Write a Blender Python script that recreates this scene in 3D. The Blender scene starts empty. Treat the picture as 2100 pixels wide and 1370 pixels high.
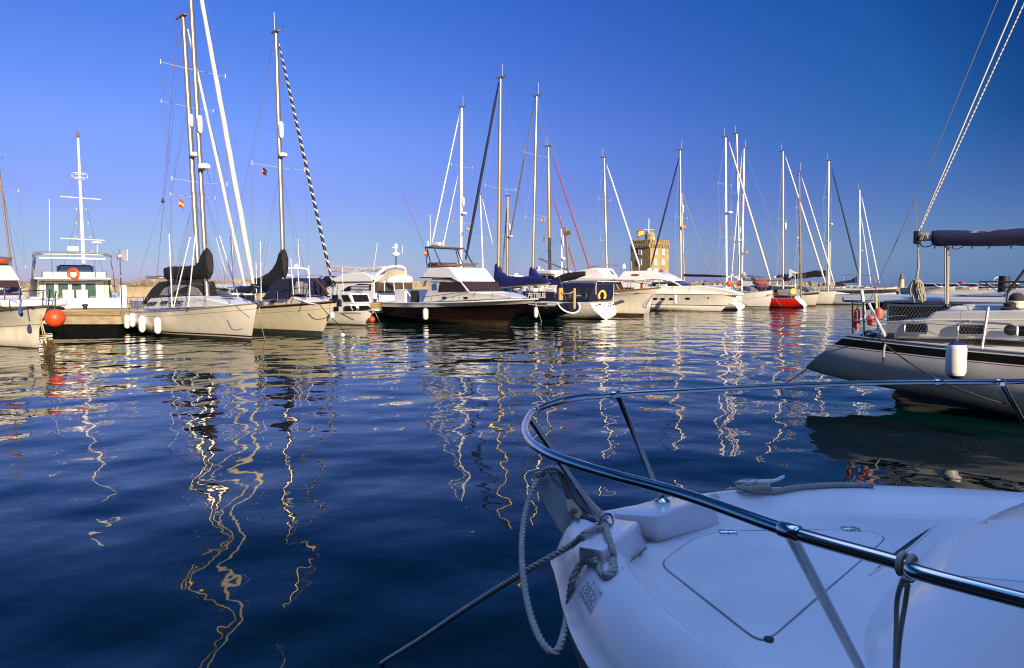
import bpy, bmesh, math, random
from mathutils import Vector, Matrix
random.seed(7)
C = bpy.context.scene.collection
rad = math.radians

# ------------------------------------------------------------------ camera
F, CX, CY, H = 1400.0, 1050.0, 685.0, 2.2
PITCH = math.atan(100.0 / F)
cam_d = bpy.data.cameras.new("camera")
cam_d.sensor_width = 36.0
cam_d.lens = 36.0 * F / 2100.0
cam_d.clip_start = 0.05
cam_d.clip_end = 12000
cam = bpy.data.objects.new("camera", cam_d)
cam.location = (0, 0, H)
cam.rotation_euler = (rad(90) - PITCH, 0, 0)
C.objects.link(cam)
bpy.context.scene.camera = cam

# ------------------------------------------------------------------ light
SUN_AZ, SUN_EL = rad(150), rad(17)          # azimuth clockwise from +Y
SUN = Vector((math.sin(SUN_AZ) * math.cos(SUN_EL), math.cos(SUN_AZ) * math.cos(SUN_EL), math.sin(SUN_EL)))
sd = bpy.data.lights.new("sun", 'SUN')
sd.energy = 5.0
sd.angle = rad(0.5)
sd.color = (1.0, 0.81, 0.55)
so = bpy.data.objects.new("sun", sd)
so.rotation_euler = (-SUN).to_track_quat('-Z', 'Y').to_euler()
so.location = (30, -30, 40)
C.objects.link(so)

sc = bpy.context.scene
sc.view_settings.view_transform = 'Standard'
sc.view_settings.look = 'None'
sc.view_settings.exposure = 0.62
sc.view_settings.gamma = 1.0
sc.cycles.filter_width = 1.15
sc.cycles.max_bounces = 8
sc.cycles.sample_clamp_indirect = 6.0

w = bpy.data.worlds.new("World")
sc.world = w
w.use_nodes = True
nt = w.node_tree
nt.nodes.clear()
def N(t, **k):
    n = nt.nodes.new(t)
    for a, b in k.items(): setattr(n, a, b)
    return n
out = N('ShaderNodeOutputWorld'); bg = N('ShaderNodeBackground')
sky = N('ShaderNodeTexSky'); sky.sky_type = 'NISHITA'; sky.sun_disc = False
sky.sun_elevation = SUN_EL; sky.sun_rotation = SUN_AZ
sky.air_density = 1.0; sky.dust_density = 0.4; sky.ozone_density = 2.0
tc = N('ShaderNodeTexCoord')
# polarised sky: darkest at right angles to the sun
dot = N('ShaderNodeVectorMath', operation='DOT_PRODUCT'); dot.inputs[1].default_value = SUN
nt.links.new(tc.outputs['Generated'], dot.inputs[0])
sq = N('ShaderNodeMath', operation='MULTIPLY')
nt.links.new(dot.outputs['Value'], sq.inputs[0]); nt.links.new(dot.outputs['Value'], sq.inputs[1])
def ramp(vals):
    r = N('ShaderNodeValToRGB'); e = r.color_ramp.elements
    while len(e) < len(vals): e.new(0.5)
    for k, (p, c) in enumerate(vals): e[k].position = p; e[k].color = (*c, 1)
    return r
pol = ramp([(0, (1.005, 1.001, 0.999)), (0.05, (0.018, 0.236, 0.456)), (0.16, (0.298, 0.702, 0.925)), (0.4, (0.805, 0.854, 1.196)), (0.9, (1.64, 1.386, 1.567))])      #POL
elev = ramp([(0, (0.121, 0.153, 0.433)), (0.035, (0.113, 0.145, 0.308)), (0.07, (0.114, 0.139, 0.264)), (0.12, (0.118, 0.129, 0.256)), (0.2, (0.12, 0.153, 0.26)), (0.42, (0.07, 0.164, 0.322)), (0.6, (0.035, 0.118, 0.199)), (0.68, (0.042, 0.131, 0.209)), (0.78, (0.042, 0.131, 0.209)), (0.88, (4.1, 3.1, 2.95)), (1.0, (6.0, 4.45, 4.0))])     #ELEV; overhead stops raised as added fill for the shaded near boat
hz = ramp([(0, (0.687, 0.431, 0.018)), (0.05, (0.354, 0.389, 0.11)), (0.2, (1.0, 1.0, 1.0))])      #HZ
nt.links.new(sq.outputs[0], pol.inputs[0])
sep = N('ShaderNodeSeparateXYZ'); nt.links.new(tc.outputs['Generated'], sep.inputs[0])
nt.links.new(sep.outputs['Z'], elev.inputs[0]); nt.links.new(sep.outputs['Z'], hz.inputs[0])
sb = N('ShaderNodeVectorMath', operation='SUBTRACT'); sb.inputs[1].default_value = (1, 1, 1); nt.links.new(pol.outputs[0], sb.inputs[0])
pm = N('ShaderNodeVectorMath', operation='MULTIPLY_ADD'); pm.inputs[2].default_value = (1, 1, 1)
nt.links.new(sb.outputs[0], pm.inputs[0]); nt.links.new(hz.outputs[0], pm.inputs[1])
m1 = N('ShaderNodeMix', data_type='RGBA', blend_type='MULTIPLY'); m1.inputs[0].default_value = 1
m2 = N('ShaderNodeMix', data_type='RGBA', blend_type='MULTIPLY'); m2.inputs[0].default_value = 1
nt.links.new(sky.outputs[0], m1.inputs[6]); nt.links.new(elev.outputs[0], m1.inputs[7])
nt.links.new(m1.outputs[2], m2.inputs[6]); nt.links.new(pm.outputs[0], m2.inputs[7])
gain = N('ShaderNodeVectorMath', operation='SCALE'); gain.inputs['Scale'].default_value = 2.5
nt.links.new(m2.outputs[2], gain.inputs[0]); nt.links.new(gain.outputs[0], bg.inputs[0])
bg.inputs[1].default_value = 0.10
nt.links.new(bg.outputs[0], out.inputs[0])

# ------------------------------------------------------------------ picture -> place
def ray(px, py):
    x = (px - CX) / F; y = -(py - CY) / F
    return Vector((x, math.cos(PITCH) + y * math.sin(PITCH), -math.sin(PITCH) + y * math.cos(PITCH)))
EYE = Vector((0, 0, H))
def at_z(px, py, z=0.0):
    r = ray(px, py); return EYE + r * ((z - H) / r.z)
def at_y(px, py, Y):
    r = ray(px, py); return EYE + r * (Y / r.y)

# ------------------------------------------------------------------ materials
MATS = {}
def mat(name, col, rough=0.5, metal=0.0, spec=0.5, var=0.0, vscale=3.0, bump=0.0, bscale=20.0, coat=0.0, col2=None, stretch=None):
    if name in MATS: return MATS[name]
    m = bpy.data.materials.new(name); m.use_nodes = True
    t = m.node_tree; b = t.nodes['Principled BSDF']
    b.inputs['Base Color'].default_value = (*col, 1)
    b.inputs['Roughness'].default_value = rough
    b.inputs['Metallic'].default_value = metal
    b.inputs['Specular IOR Level'].default_value = spec
    b.inputs['Coat Weight'].default_value = coat
    b.inputs['Coat Roughness'].default_value = 0.06
    if var or bump:
        c = t.nodes.new('ShaderNodeTexCoord'); mp = t.nodes.new('ShaderNodeMapping')
        if stretch: mp.inputs['Scale'].default_value = stretch
        t.links.new(c.outputs['Object'], mp.inputs[0])
    if var:
        n = t.nodes.new('ShaderNodeTexNoise'); n.inputs['Scale'].default_value = vscale; n.inputs['Detail'].default_value = 6
        t.links.new(mp.outputs[0], n.inputs['Vector'])
        r = t.nodes.new('ShaderNodeMapRange'); r.inputs[1].default_value = 0.3; r.inputs[2].default_value = 0.7
        t.links.new(n.outputs['Fac'], r.inputs[0])
        x = t.nodes.new('ShaderNodeMix'); x.data_type = 'RGBA'
        c2 = col2 or tuple(max(0, v * (1 - var)) for v in col)
        x.inputs[6].default_value = (*c2, 1); x.inputs[7].default_value = (*col, 1)
        t.links.new(r.outputs[0], x.inputs[0]); t.links.new(x.outputs[2], b.inputs['Base Color'])
    if bump:
        n2 = t.nodes.new('ShaderNodeTexNoise'); n2.inputs['Scale'].default_value = bscale; n2.inputs['Detail'].default_value = 4
        t.links.new(mp.outputs[0], n2.inputs['Vector'])
        bp = t.nodes.new('ShaderNodeBump'); bp.inputs['Strength'].default_value = 1.0; bp.inputs['Distance'].default_value = bump
        t.links.new(n2.outputs['Fac'], bp.inputs['Height']); t.links.new(bp.outputs[0], b.inputs['Normal'])
    MATS[name] = m
    return m

def hullmat(name, stops, rough=0.22, var=0.12):
    """stops: [(z, colour)...] colour from that height upwards, object height in metres (-1..3)."""
    m = bpy.data.materials.new(name); m.use_nodes = True
    t = m.node_tree; b = t.nodes['Principled BSDF']; b.inputs['Roughness'].default_value = rough
    c = t.nodes.new('ShaderNodeTexCoord'); s = t.nodes.new('ShaderNodeSeparateXYZ'); t.links.new(c.outputs['Object'], s.inputs[0])
    r = t.nodes.new('ShaderNodeMapRange'); r.inputs[1].default_value = -1; r.inputs[2].default_value = 3
    t.links.new(s.outputs['Z'], r.inputs[0])
    cr = t.nodes.new('ShaderNodeValToRGB'); cr.color_ramp.interpolation = 'CONSTANT'
    e = cr.color_ramp.elements
    while len(e) < len(stops): e.new(0.5)
    for k, (z, col) in enumerate(stops):
        e[k].position = max(0, (z + 1) / 4); e[k].color = (*col, 1)
    t.links.new(r.outputs[0], cr.inputs[0])
    n = t.nodes.new('ShaderNodeTexNoise'); n.inputs['Scale'].default_value = 1.4; n.inputs['Detail'].default_value = 7
    mp = t.nodes.new('ShaderNodeMapping'); mp.inputs['Scale'].default_value = (2.0, 2.0, 0.5)
    t.links.new(c.outputs['Object'], mp.inputs[0]); t.links.new(mp.outputs[0], n.inputs['Vector'])
    mr = t.nodes.new('ShaderNodeMapRange'); mr.inputs[1].default_value = 0.25; mr.inputs[2].default_value = 0.65
    mr.inputs[3].default_value = 1 - var; mr.inputs[4].default_value = 1
    t.links.new(n.outputs['Fac'], mr.inputs[0])
    x = t.nodes.new('ShaderNodeMix'); x.data_type = 'RGBA'; x.blend_type = 'MULTIPLY'; x.inputs[0].default_value = 1
    t.links.new(cr.outputs[0], x.inputs[6]); t.links.new(mr.outputs[0], x.inputs[7])
    # scum and rust-brown weeping just above the water, broken up by noise
    sc_ = t.nodes.new('ShaderNodeMapRange'); sc_.inputs[1].default_value = 0.30; sc_.inputs[2].default_value = 0.04; sc_.inputs[3].default_value = 0; sc_.inputs[4].default_value = 0.75
    t.links.new(s.outputs['Z'], sc_.inputs[0])
    n3 = t.nodes.new('ShaderNodeTexNoise'); n3.inputs['Scale'].default_value = 3.0; n3.inputs['Detail'].default_value = 8
    mp3 = t.nodes.new('ShaderNodeMapping'); mp3.inputs['Scale'].default_value = (1.6, 1.6, 0.35)
    t.links.new(c.outputs['Object'], mp3.inputs[0]); t.links.new(mp3.outputs[0], n3.inputs['Vector'])
    m3 = t.nodes.new('ShaderNodeMath'); m3.operation = 'MULTIPLY'; t.links.new(sc_.outputs[0], m3.inputs[0]); t.links.new(n3.outputs['Fac'], m3.inputs[1])
    x3 = t.nodes.new('ShaderNodeMix'); x3.data_type = 'RGBA'; x3.inputs[7].default_value = (0.16, 0.12, 0.06, 1)
    t.links.new(m3.outputs[0], x3.inputs[0]); t.links.new(x.outputs[2], x3.inputs[6])
    t.links.new(x3.outputs[2], b.inputs['Base Color'])
    return m

WHT = (0.82, 0.80, 0.74); CRM = (0.80, 0.74, 0.62)
white = mat('gelcoat_white', WHT, 0.25, var=0.10, vscale=2.0)
white2 = mat('deck_white', (0.76, 0.75, 0.71), 0.5, var=0.15, vscale=4.0)
cream = mat('gelcoat_cream', CRM, 0.3, var=0.1)
black = mat('black_canvas', (0.012, 0.010, 0.012), 0.8, var=0.4, vscale=6, bump=0.02, bscale=6)
blue = mat('royal_blue_canvas', (0.006, 0.010, 0.13), 0.75, var=0.5, vscale=4, bump=0.03, bscale=5)
navy = mat('navy_canvas', (0.010, 0.012, 0.045), 0.8, var=0.4, vscale=5, bump=0.02, bscale=5)
greyc = mat('grey_canvas', (0.28, 0.27, 0.26), 0.8, var=0.25, vscale=4, bump=0.02, bscale=5)
sailc = mat('sail_cream', (0.78, 0.67, 0.50), 0.75, var=0.15, vscale=3)
sailw = mat('sail_white', (0.80, 0.77, 0.70), 0.7, var=0.12, vscale=3)
sailn = mat('sail_navy', (0.008, 0.010, 0.03), 0.7)
redcl = mat('red_canvas', (0.32, 0.05, 0.03), 0.7, var=0.25)
alu = mat('mast_alloy', (0.42, 0.37, 0.29), 0.34, metal=0.75, var=0.12, vscale=2)
gold = mat('mast_gold', (0.36, 0.28, 0.16), 0.38, metal=0.6, var=0.15, vscale=2)
wmast = mat('mast_white', (0.80, 0.78, 0.72), 0.35, var=0.08)
dmast = mat('mast_dark', (0.16, 0.13, 0.10), 0.5)
steel = mat('stainless', (0.62, 0.60, 0.57), 0.10, metal=1.0)
wire = mat('rigging_wire', (0.17, 0.155, 0.15), 0.5, metal=0.3)
glass = mat('dark_glass', (0.010, 0.011, 0.013), 0.12, spec=0.3)
maroon = mat('window_cover', (0.035, 0.012, 0.014), 0.7, var=0.2)
clear = mat('clear_vinyl', (0.26, 0.25, 0.24), 0.15, var=0.3, vscale=5)
rubber = mat('black_rubber', (0.012, 0.012, 0.013), 0.6)
teak = mat('teak', (0.26, 0.12, 0.05), 0.6, var=0.4, vscale=8)
orange = mat('orange_plastic', (0.80, 0.075, 0.012), 0.4, var=0.12)
pinkf = mat('faded_orange_plastic', (0.75, 0.13, 0.06), 0.5, var=0.15)
fendw = mat('fender_white', (0.85, 0.82, 0.74), 0.35, var=0.1, vscale=6)
fendn = mat('fender_navy', (0.02, 0.012, 0.10), 0.4)
ropem = mat('rope_fibre', (0.42, 0.38, 0.30), 0.85, var=0.3, vscale=25, bump=0.004, bscale=120)
roped = mat('rope_dark', (0.035, 0.03, 0.024), 0.9)
ropey = mat('rope_yellow', (0.55, 0.42, 0.15), 0.9, var=0.2)
yellow = mat('lifebuoy_yellow', (0.80, 0.55, 0.04), 0.6, var=0.1)
redp = mat('flag_red', (0.60, 0.015, 0.012), 0.7)
yelp = mat('flag_yellow', (0.85, 0.50, 0.02), 0.7)
lettw = mat('lettering_white', (0.75, 0.72, 0.68), 0.6)
lettd = mat('lettering_dark', (0.03, 0.035, 0.05), 0.6)
concrete = mat('concrete', (0.40, 0.33, 0.21), 0.85, var=0.4, vscale=2.5, bump=0.02, bscale=9)
shadegrey = mat('dull_side', (0.10, 0.09, 0.075), 0.9, var=0.4)

# ------------------------------------------------------------------ mesh builder
class MB:
    def __init__(s): s.v = []; s.f = []; s.m = []
    def add(s, vs, fs, mi=0):
        n = len(s.v); s.v += [tuple(v) for v in vs]
        for f in fs: s.f.append(tuple(i + n for i in f)); s.m.append(mi)
    def box(s, c, d, R=None, mi=0):
        x, y, z = (k / 2 for k in d); c = Vector(c)
        vs = [Vector((a * x, b * y, e * z)) for a in (-1, 1) for b in (-1, 1) for e in (-1, 1)]
        if R: vs = [R @ v for v in vs]
        s.add([c + v for v in vs], [(0, 1, 3, 2), (4, 6, 7, 5), (0, 4, 5, 1), (2, 3, 7, 6), (0, 2, 6, 4), (1, 5, 7, 3)], mi)
        return s
    def tube(s, pts, r, n=6, mi=0, closed=False, flat=1.0, mif=None):
        pts = [Vector(p) for p in pts]; k = len(pts)
        rs = r if isinstance(r, (list, tuple)) else [r] * k
        t0 = (pts[1] - pts[0]).normalized()
        a = Vector((0, 0, 1)) if abs(t0.z) < 0.9 else Vector((1, 0, 0))
        u = t0.cross(a).normalized(); base = len(s.v); vs = []
        for i, p in enumerate(pts):
            if closed: t = pts[(i + 1) % k] - pts[i - 1]
            else: t = pts[min(i + 1, k - 1)] - pts[max(i - 1, 0)]
            t = t.normalized() if t.length > 1e-9 else t0
            u = (u - t * u.dot(t)); u = u.normalized() if u.length > 1e-6 else t.orthogonal().normalized()
            w_ = t.cross(u)
            for j in range(n):
                an = 2 * math.pi * j / n
                vs.append(p + u * (math.cos(an) * rs[i]) + w_ * (math.sin(an) * rs[i] * flat))
        s.v += [tuple(v) for v in vs]
        kk = k if closed else k - 1
        for i in range(kk):
            for j in range(n):
                i2 = (i + 1) % k; j2 = (j + 1) % n
                s.f.append((base + i * n + j, base + i * n + j2, base + i2 * n + j2, base + i2 * n + j))
                s.m.append(mif(i, j) if mif else mi)
        if not closed:
            s.f.append(tuple(base + j for j in reversed(range(n)))); s.m.append(mi)
            s.f.append(tuple(base + (k - 1) * n + j for j in range(n))); s.m.append(mi)
        return s
    def lathe(s, prof, c=(0, 0, 0), axis=(0, 0, 1), n=16, mi=0, mif=None):
        c = Vector(c); ax = Vector(axis).normalized(); u = ax.orthogonal().normalized(); w_ = ax.cross(u)
        vs = [c + ax * z + (u * math.cos(2 * math.pi * j / n) + w_ * math.sin(2 * math.pi * j / n)) * r for r, z in prof for j in range(n)]
        base = len(s.v); s.v += [tuple(v) for v in vs]
        for i in range(len(prof) - 1):
            for j in range(n):
                j2 = (j + 1) % n
                s.f.append((base + i * n + j, base + i * n + j2, base + (i + 1) * n + j2, base + (i + 1) * n + j))
                s.m.append(mif(i) if mif else mi)
        s.f.append(tuple(base + j for j in reversed(range(n)))); s.m.append(mif(0) if mif else mi)
        s.f.append(tuple(base + (len(prof) - 1) * n + j for j in range(n))); s.m.append(mif(len(prof) - 2) if mif else mi)
        return s
    def ball(s, c, r, n=14, mi=0, sq=1.0):
        k = n // 2
        return s.lathe([(max(1e-4, r * math.sin(math.pi * i / k)), -r * sq * math.cos(math.pi * i / k)) for i in range(k + 1)], c, n=n, mi=mi)
    def prism(s, pts, f0, f1, mi=0):
        """pts (x,z); y faces at f0(x,z) and f1(x,z)"""
        n = len(pts)
        vs = [(x, f0(x, z), z) for x, z in pts] + [(x, f1(x, z), z) for x, z in pts]
        fs = [tuple(range(n)), tuple(range(2 * n - 1, n - 1, -1))] + [(i, i + n, (i + 1) % n + n, (i + 1) % n) for i in range(n)]
        s.add(vs, fs, mi); return s
    def slab(s, q, th, mi=0):
        q = [Vector(p) for p in q]; n = (q[1] - q[0]).cross(q[-1] - q[0]).normalized() * th
        k = len(q)
        s.add(q + [p + n for p in q], [tuple(reversed(range(k))), tuple(range(k, 2 * k))] + [(i, (i + 1) % k, (i + 1) % k + k, i + k) for i in range(k)], mi)
        return s
    def grid(s, rows, mi=0, closed=False, mif=None):
        base = len(s.v); c = len(rows[0])
        for r in rows: s.v += [tuple(p) for p in r]
        for i in range(len(rows) - 1):
            for j in range(c if closed else c - 1):
                j2 = (j + 1) % c
                s.f.append((base + i * c + j, base + i * c + j2, base + (i + 1) * c + j2, base + (i + 1) * c + j))
                s.m.append(mif(i, j) if mif else mi)
        return s
    def build(s, name, mats, parent=None, angle=42, bevel=0.0, seg=2):
        me = bpy.data.meshes.new(name); me.from_pydata(s.v, [], s.f)
        if not isinstance(mats, (list, tuple)): mats = [mats]
        for m in mats: me.materials.append(m)
        me.polygons.foreach_set('material_index', s.m)
        bm = bmesh.new(); bm.from_mesh(me); bmesh.ops.recalc_face_normals(bm, faces=bm.faces); bm.to_mesh(me); bm.free()
        me.polygons.foreach_set('use_smooth', [True] * len(me.polygons))
        me.set_sharp_from_angle(angle=rad(angle)); me.update()
        o = bpy.data.objects.new(name, me); C.objects.link(o)
        if parent: o.parent = parent
        if bevel:
            b = o.modifiers.new('bevel', 'BEVEL'); b.width = bevel; b.segments = seg; b.limit_method = 'ANGLE'; b.angle_limit = rad(35)
        return o

def tag(o, label=None, cat=None, group=None, kind=None):
    if label: o['label'] = label
    if cat: o['category'] = cat
    if group: o['group'] = group
    if kind: o['kind'] = kind
    return o
def empty(name, loc, rz=0.0):
    o = bpy.data.objects.new(name, None); o.location = loc; o.rotation_euler = (0, 0, rz); o.empty_display_size = 0.3
    C.objects.link(o); return o
def lerp(a, b, t): return a + (b - a) * t
def lin(tab, x):
    if x <= tab[0][0]: return tab[0][1]
    for (a, p), (b, q) in zip(tab, tab[1:]):
        if x <= b: return lerp(p, q, (x - a) / (b - a))
    return tab[-1][1]
def sm(t): t = min(1, max(0, t)); return t * t * (3 - 2 * t)
def curve(pts, n=8):
    pts = [Vector(p) for p in pts]; o = []
    for i in range(len(pts) - 1):
        p0 = pts[max(i - 1, 0)]; p1 = pts[i]; p2 = pts[i + 1]; p3 = pts[min(i + 2, len(pts) - 1)]
        for k in range(n):
            t = k / n
            o.append(0.5 * (2 * p1 + (p2 - p0) * t + (2 * p0 - 5 * p1 + 4 * p2 - p3) * t * t + (3 * p1 - p0 - 3 * p2 + p3) * t ** 3))
    o.append(pts[-1]); return o
def text_mesh(name, body, size, mtx, m, parent=None, extrude=0.004, bold=0.0, sx=1.0):
    cu = bpy.data.curves.new(name, 'FONT'); cu.body = body; cu.size = size; cu.extrude = extrude; cu.offset = bold
    cu.align_x = 'CENTER'; cu.align_y = 'CENTER'; cu.resolution_u = 3
    ob = bpy.data.objects.new(name, cu); C.objects.link(ob)
    me = bpy.data.meshes.new_from_object(ob.evaluated_get(bpy.context.evaluated_depsgraph_get()))
    bpy.data.objects.remove(ob); bpy.data.curves.remove(cu)
    me.transform(mtx @ Matrix.Diagonal((sx, 1, 1, 1)))
    me.materials.clear(); me.materials.append(m)
    o = bpy.data.objects.new(name, me); C.objects.link(o)
    if parent: o.parent = parent
    return o

# ------------------------------------------------------------------ boats
class Boat:
    def __init__(s, name, label, cat, o, u, group=None):
        s.o = Vector((o[0], o[1], 0)); s.u = Vector((u[0], u[1], 0)).normalized(); s.n = Vector((-s.u.y, s.u.x, 0))
        s.root = empty(name, s.o, math.atan2(s.u.y, s.u.x)); tag(s.root, label, cat, group)
        s.near = 1 if s.n.dot(-s.o) > 0 else -1
    def inv(s, p):
        d = Vector(p) - s.o; return Vector((d.dot(s.u), d.dot(s.n), d.z))
    def world(s, p): return s.o + s.u * p[0] + s.n * p[1] + Vector((0, 0, p[2]))
    def loc(s, px, py, y=0.0):
        r = ray(px, py); t = (s.o + s.n * y - EYE).dot(s.n) / r.dot(s.n)
        return s.inv(EYE + r * t)
    def nloc(s, px, py, d=0.0):      # on the near side, d metres off the centre line
        return s.loc(px, py, s.near * d)
    def xz(s, pts, d=0.0):
        o = []
        for p in pts:
            q = s.nloc(p[0], p[1], p[2] if len(p) > 2 else d); o.append((q.x, q.z))
        return o
    def part(s, mb, name, mats, parent=None, **k): return mb.build(name, mats, parent or s.root, **k)
    def bar(s, name, pts, r, m, parent=None, n=6): return MB().tube(pts, r, n).build(name, m, parent or s.root)

BANDC = [0.02, 0.08]
def hull(b, L, B, fs, fb, fm=None, stem=None, stern=None, keel=None, plan=(0.75, 0.42, 2.0), shape='round', mats=None, depths=(), dmi=(),
         deckmat=None, transom=None, rail=None, nst=30, railr=0.025, name='hull', bow_full=1.0, kd=-0.45, inset=0.0):
    """near and far topsides, bottom and transom in one mesh; deck and rail as children"""
    fm = fm if fm is not None else min(fs, fb)
    stem = stem or [(-0.5, -0.7), (0, 0), (fb, 0.35)]; stern = stern or [(-0.5, 0.3), (0, 0), (fs, -0.02)]
    keel = keel or [(0, -0.12), (0.3, kd), (0.75, kd), (0.95, -0.3), (1, -0.15)]
    def zs(t):   # quadratic sheer through stern, 0.45, bow
        a, c, e = fs, fm, fb; q = 0.42
        return a * (t - q) * (t - 1) / q + c * t * (t - 1) / (q * (q - 1)) + e * t * (t - q) / (1 - q)
    def hb(t):
        bt, tm, p = plan
        if t < tm: return B / 2 * lerp(bt, 1, math.sin(t / tm * math.pi / 2))
        return B / 2 * max(0.0, 1 - ((t - tm) / (1 - tm)) ** p)
    def prof(v, t):
        k = sm((t - 0.35) / 0.6)
        if shape == 'round': a = (1 - v ** 2.6) ** 0.62; c = (1 - v) ** (0.95) * (1 - 0.12 * math.sin(v * math.pi))
        else:
            a = lerp(1, 0.86, v / 0.62) if v < 0.62 else 0.86 * (1 - (v - 0.62) / 0.38)
            c = (1 - v) ** 0.8 * (1 - 0.42 * math.sin(min(1, v * 1.25) * math.pi))
        return lerp(a, c, k)
    nd = len(depths); fr = [0.0, 0.08, 0.17, 0.27, 0.38, 0.5, 0.62, 0.62001, 0.75, 0.88, 1.0]
    rows = []; sh = []
    ts = [1 - (1 - i / (nst - 1)) ** 1.25 for i in range(nst)]
    for t in ts:
        z0 = zs(t); zk = lin(keel, t); span = z0 - zk; near = []
        d0 = depths[-1] if nd else 0.0
        zz = [z0] + [z0 - d for d in depths] + [z0 - d0 - (span - d0) * f for f in fr[1:]]
        for z in zz:
            v = (z0 - z) / span
            x = lerp(lin(stern, z), L + lin(stem, z), t)
            near.append(Vector((x, -hb(t) * max(0.0, prof(min(1, max(0, v)), t)) - 0.004, z)))
        rows.append(near + [Vector((p.x, -p.y, p.z)) for p in reversed(near)]); sh.append(near[0])
    mb = MB(); nr = len(rows[0]); half = nr // 2
    def mif(i, j):
        k = j if j < half else nr - 2 - j
        return dmi[k] if k < len(dmi) else 0
    mb.grid(rows, mif=mif)
    tm_i = len(mats) if transom else 0
    n0 = len(mb.v); mb.v += [tuple(p) for p in rows[0]]; mb.f.append(tuple(n0 + i for i in range(nr))); mb.m.append(tm_i)
    ho = mb.build(name, list(mats) + ([transom] if transom else []), b.root, angle=30)
    from mathutils.bvhtree import BVHTree
    tree = BVHTree.FromPolygons([v.co for v in ho.data.vertices], [list(p.vertices) for p in ho.data.polygons])
    def side(x, z, off=0.0):
        q = tree.ray_cast(Vector((x, b.near * 9, z)), Vector((0, -b.near, 0)))[0]
        return (q.y if q is not None else b.near * B * .45) + b.near * off
    b.side = side
    # deck
    dk = MB(); dr = []
    for p in sh:
        h = max(0.0, -p.y - 0.01 - inset); dr.append([(p.x, yy * h, p.z - 0.02 + 0.05 * (1 - yy * yy) * min(1, h)) for yy in (-1, -.6, -.2, .2, .6, 1)])
    dk.grid(dr); dko = dk.build('deck', deckmat or white2, b.root)
    xs = [p.x for p in sh]
    b.hbx = lambda x: lin([(p.x, -p.y) for p in sh], x)
    b.zsx = lambda x: lin([(p.x, p.z) for p in sh], x)
    b.xb = sh[-1].x; b.xs = sh[0].x; b.sheer = sh
    if rail:
        pts = [Vector((p.x, p.y - 0.005, p.z)) for p in sh] + [Vector((p.x, -p.y + 0.005, p.z)) for p in reversed(sh)]
        MB().tube(pts, railr, 6).build('rub_rail', rail, b.root)
    return ho

def house(b, name, pts, hw, m, tum=0.18, nose=0.0, bevel=0.03, parent=None, nx=0.5):
    zmin = min(z for _, z in pts); x1 = max(x for x, _ in pts); x0 = min(x for x, _ in pts); xm = lerp(x0, x1, nx)
    def f(x, z):
        return max(0.05, hw - tum * (z - zmin) - (nose * ((x - xm) / (x1 - xm)) ** 2 if x > xm else 0))
    o = MB().prism(pts, lambda x, z: -f(x, z), f).build(name, m, parent or b.root, bevel=bevel)
    return o, f
def panel(b, name, pts, f, m, parent, side=None, off=0.012, bevel=0.0):
    sgn = side if side else b.near
    return MB().prism(pts, lambda x, z: sgn * (f(x, z) + off), lambda x, z: sgn * (f(x, z) - 0.03)).build(name, m, parent, bevel=bevel)
def front(b, name, lo, hi, f, m, parent, y0=-0.9, y1=0.9, off=0.014):
    """slab on a raked cross face between profile points lo and hi"""
    (xa, za), (xb, zb) = lo, hi; fa, fb_ = f(xa, za), f(xb, zb)
    d = Vector((zb - za, 0, -(xb - xa))).normalized(); d = d if d.x > 0 else -d
    q = [Vector((xa, fa * y0, za)), Vector((xa, fa * y1, za)), Vector((xb, fb_ * y1, zb)), Vector((xb, fb_ * y0, zb))]
    q = [p + d * (off - 0.03) for p in q]
    return MB().slab(q, 0.03 if (q[1] - q[0]).cross(q[3] - q[0]).dot(d) > 0 else -0.03).build(name, m, parent)

def cover(b, name, st, m, th=0.15, parent=None, wr=0.02, y=0.0):
    """st: [(px_top,py_top,px_bot,py_bot)...] outline on the centre plane; a soft padded roll"""
    rows = []; k = 12
    S = []
    for (a, c) in zip(st, st[1:]):
        for q in range(4): S.append([lerp(a[i], c[i], q / 4) for i in range(4)])
    S.append(st[-1])
    for i, s_ in enumerate(S):
        p = b.loc(s_[0], s_[1], y); q = b.loc(s_[2], s_[3], y); c = (p + q) / 2; h = (p - q) / 2; hl = h.length
        e = 0.55 if i in (0, len(S) - 1) else 1.0
        row = []
        for j in range(k):
            a = 2 * math.pi * j / k; rr = 1 + random.uniform(-wr, wr) * 4
            row.append(c + h * (math.cos(a) * rr) + Vector((0, 1, 0)) * (math.sin(a) * min(th, hl * 0.8) * e * rr))
        rows.append(row)
    mb = MB(); mb.grid(rows, closed=True)
    for r in (rows[0], rows[-1]):
        n0 = len(mb.v); mb.v += [tuple(p) for p in r]; mb.f.append(tuple(range(n0, n0 + k))); mb.m.append(0)
    return mb.build(name, m, parent or b.root, angle=60)

def furl(b, top, bot, r, m, spiral=None, y=0.0, parent=None, name='furled_jib', ends=0.35):
    p = b.loc(*top, y); q = b.loc(*bot, y); n = 150 if spiral else 26
    pts = [p.lerp(q, i / n) + Vector((0, random.uniform(-1, 1), 0)) * r * 0.08 for i in range(n + 1)]
    def rr(t): return r * (lerp(ends, 0.8, sm(t / 0.12)) if t < 0.12 else lerp(0.8, 1, sm((t - .12) / 0.5)) if t < 0.62 else lerp(1, 0.55, sm((t - 0.9) / 0.1)))
    mb = MB()
    if spiral:
        mb.tube(pts, [rr(i / n) for i in range(n + 1)], 8, mif=lambda i, j: 1 if ((i + j * 0.62) % 5.0) < 1.3 else 0)
        return mb.build(name, [m, spiral], parent or b.root)
    mb.tube(pts, [rr(i / n) * random.uniform(.94, 1.06) for i in range(n + 1)], 8)
    return mb.build(name, m, parent or b.root, angle=80)

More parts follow.
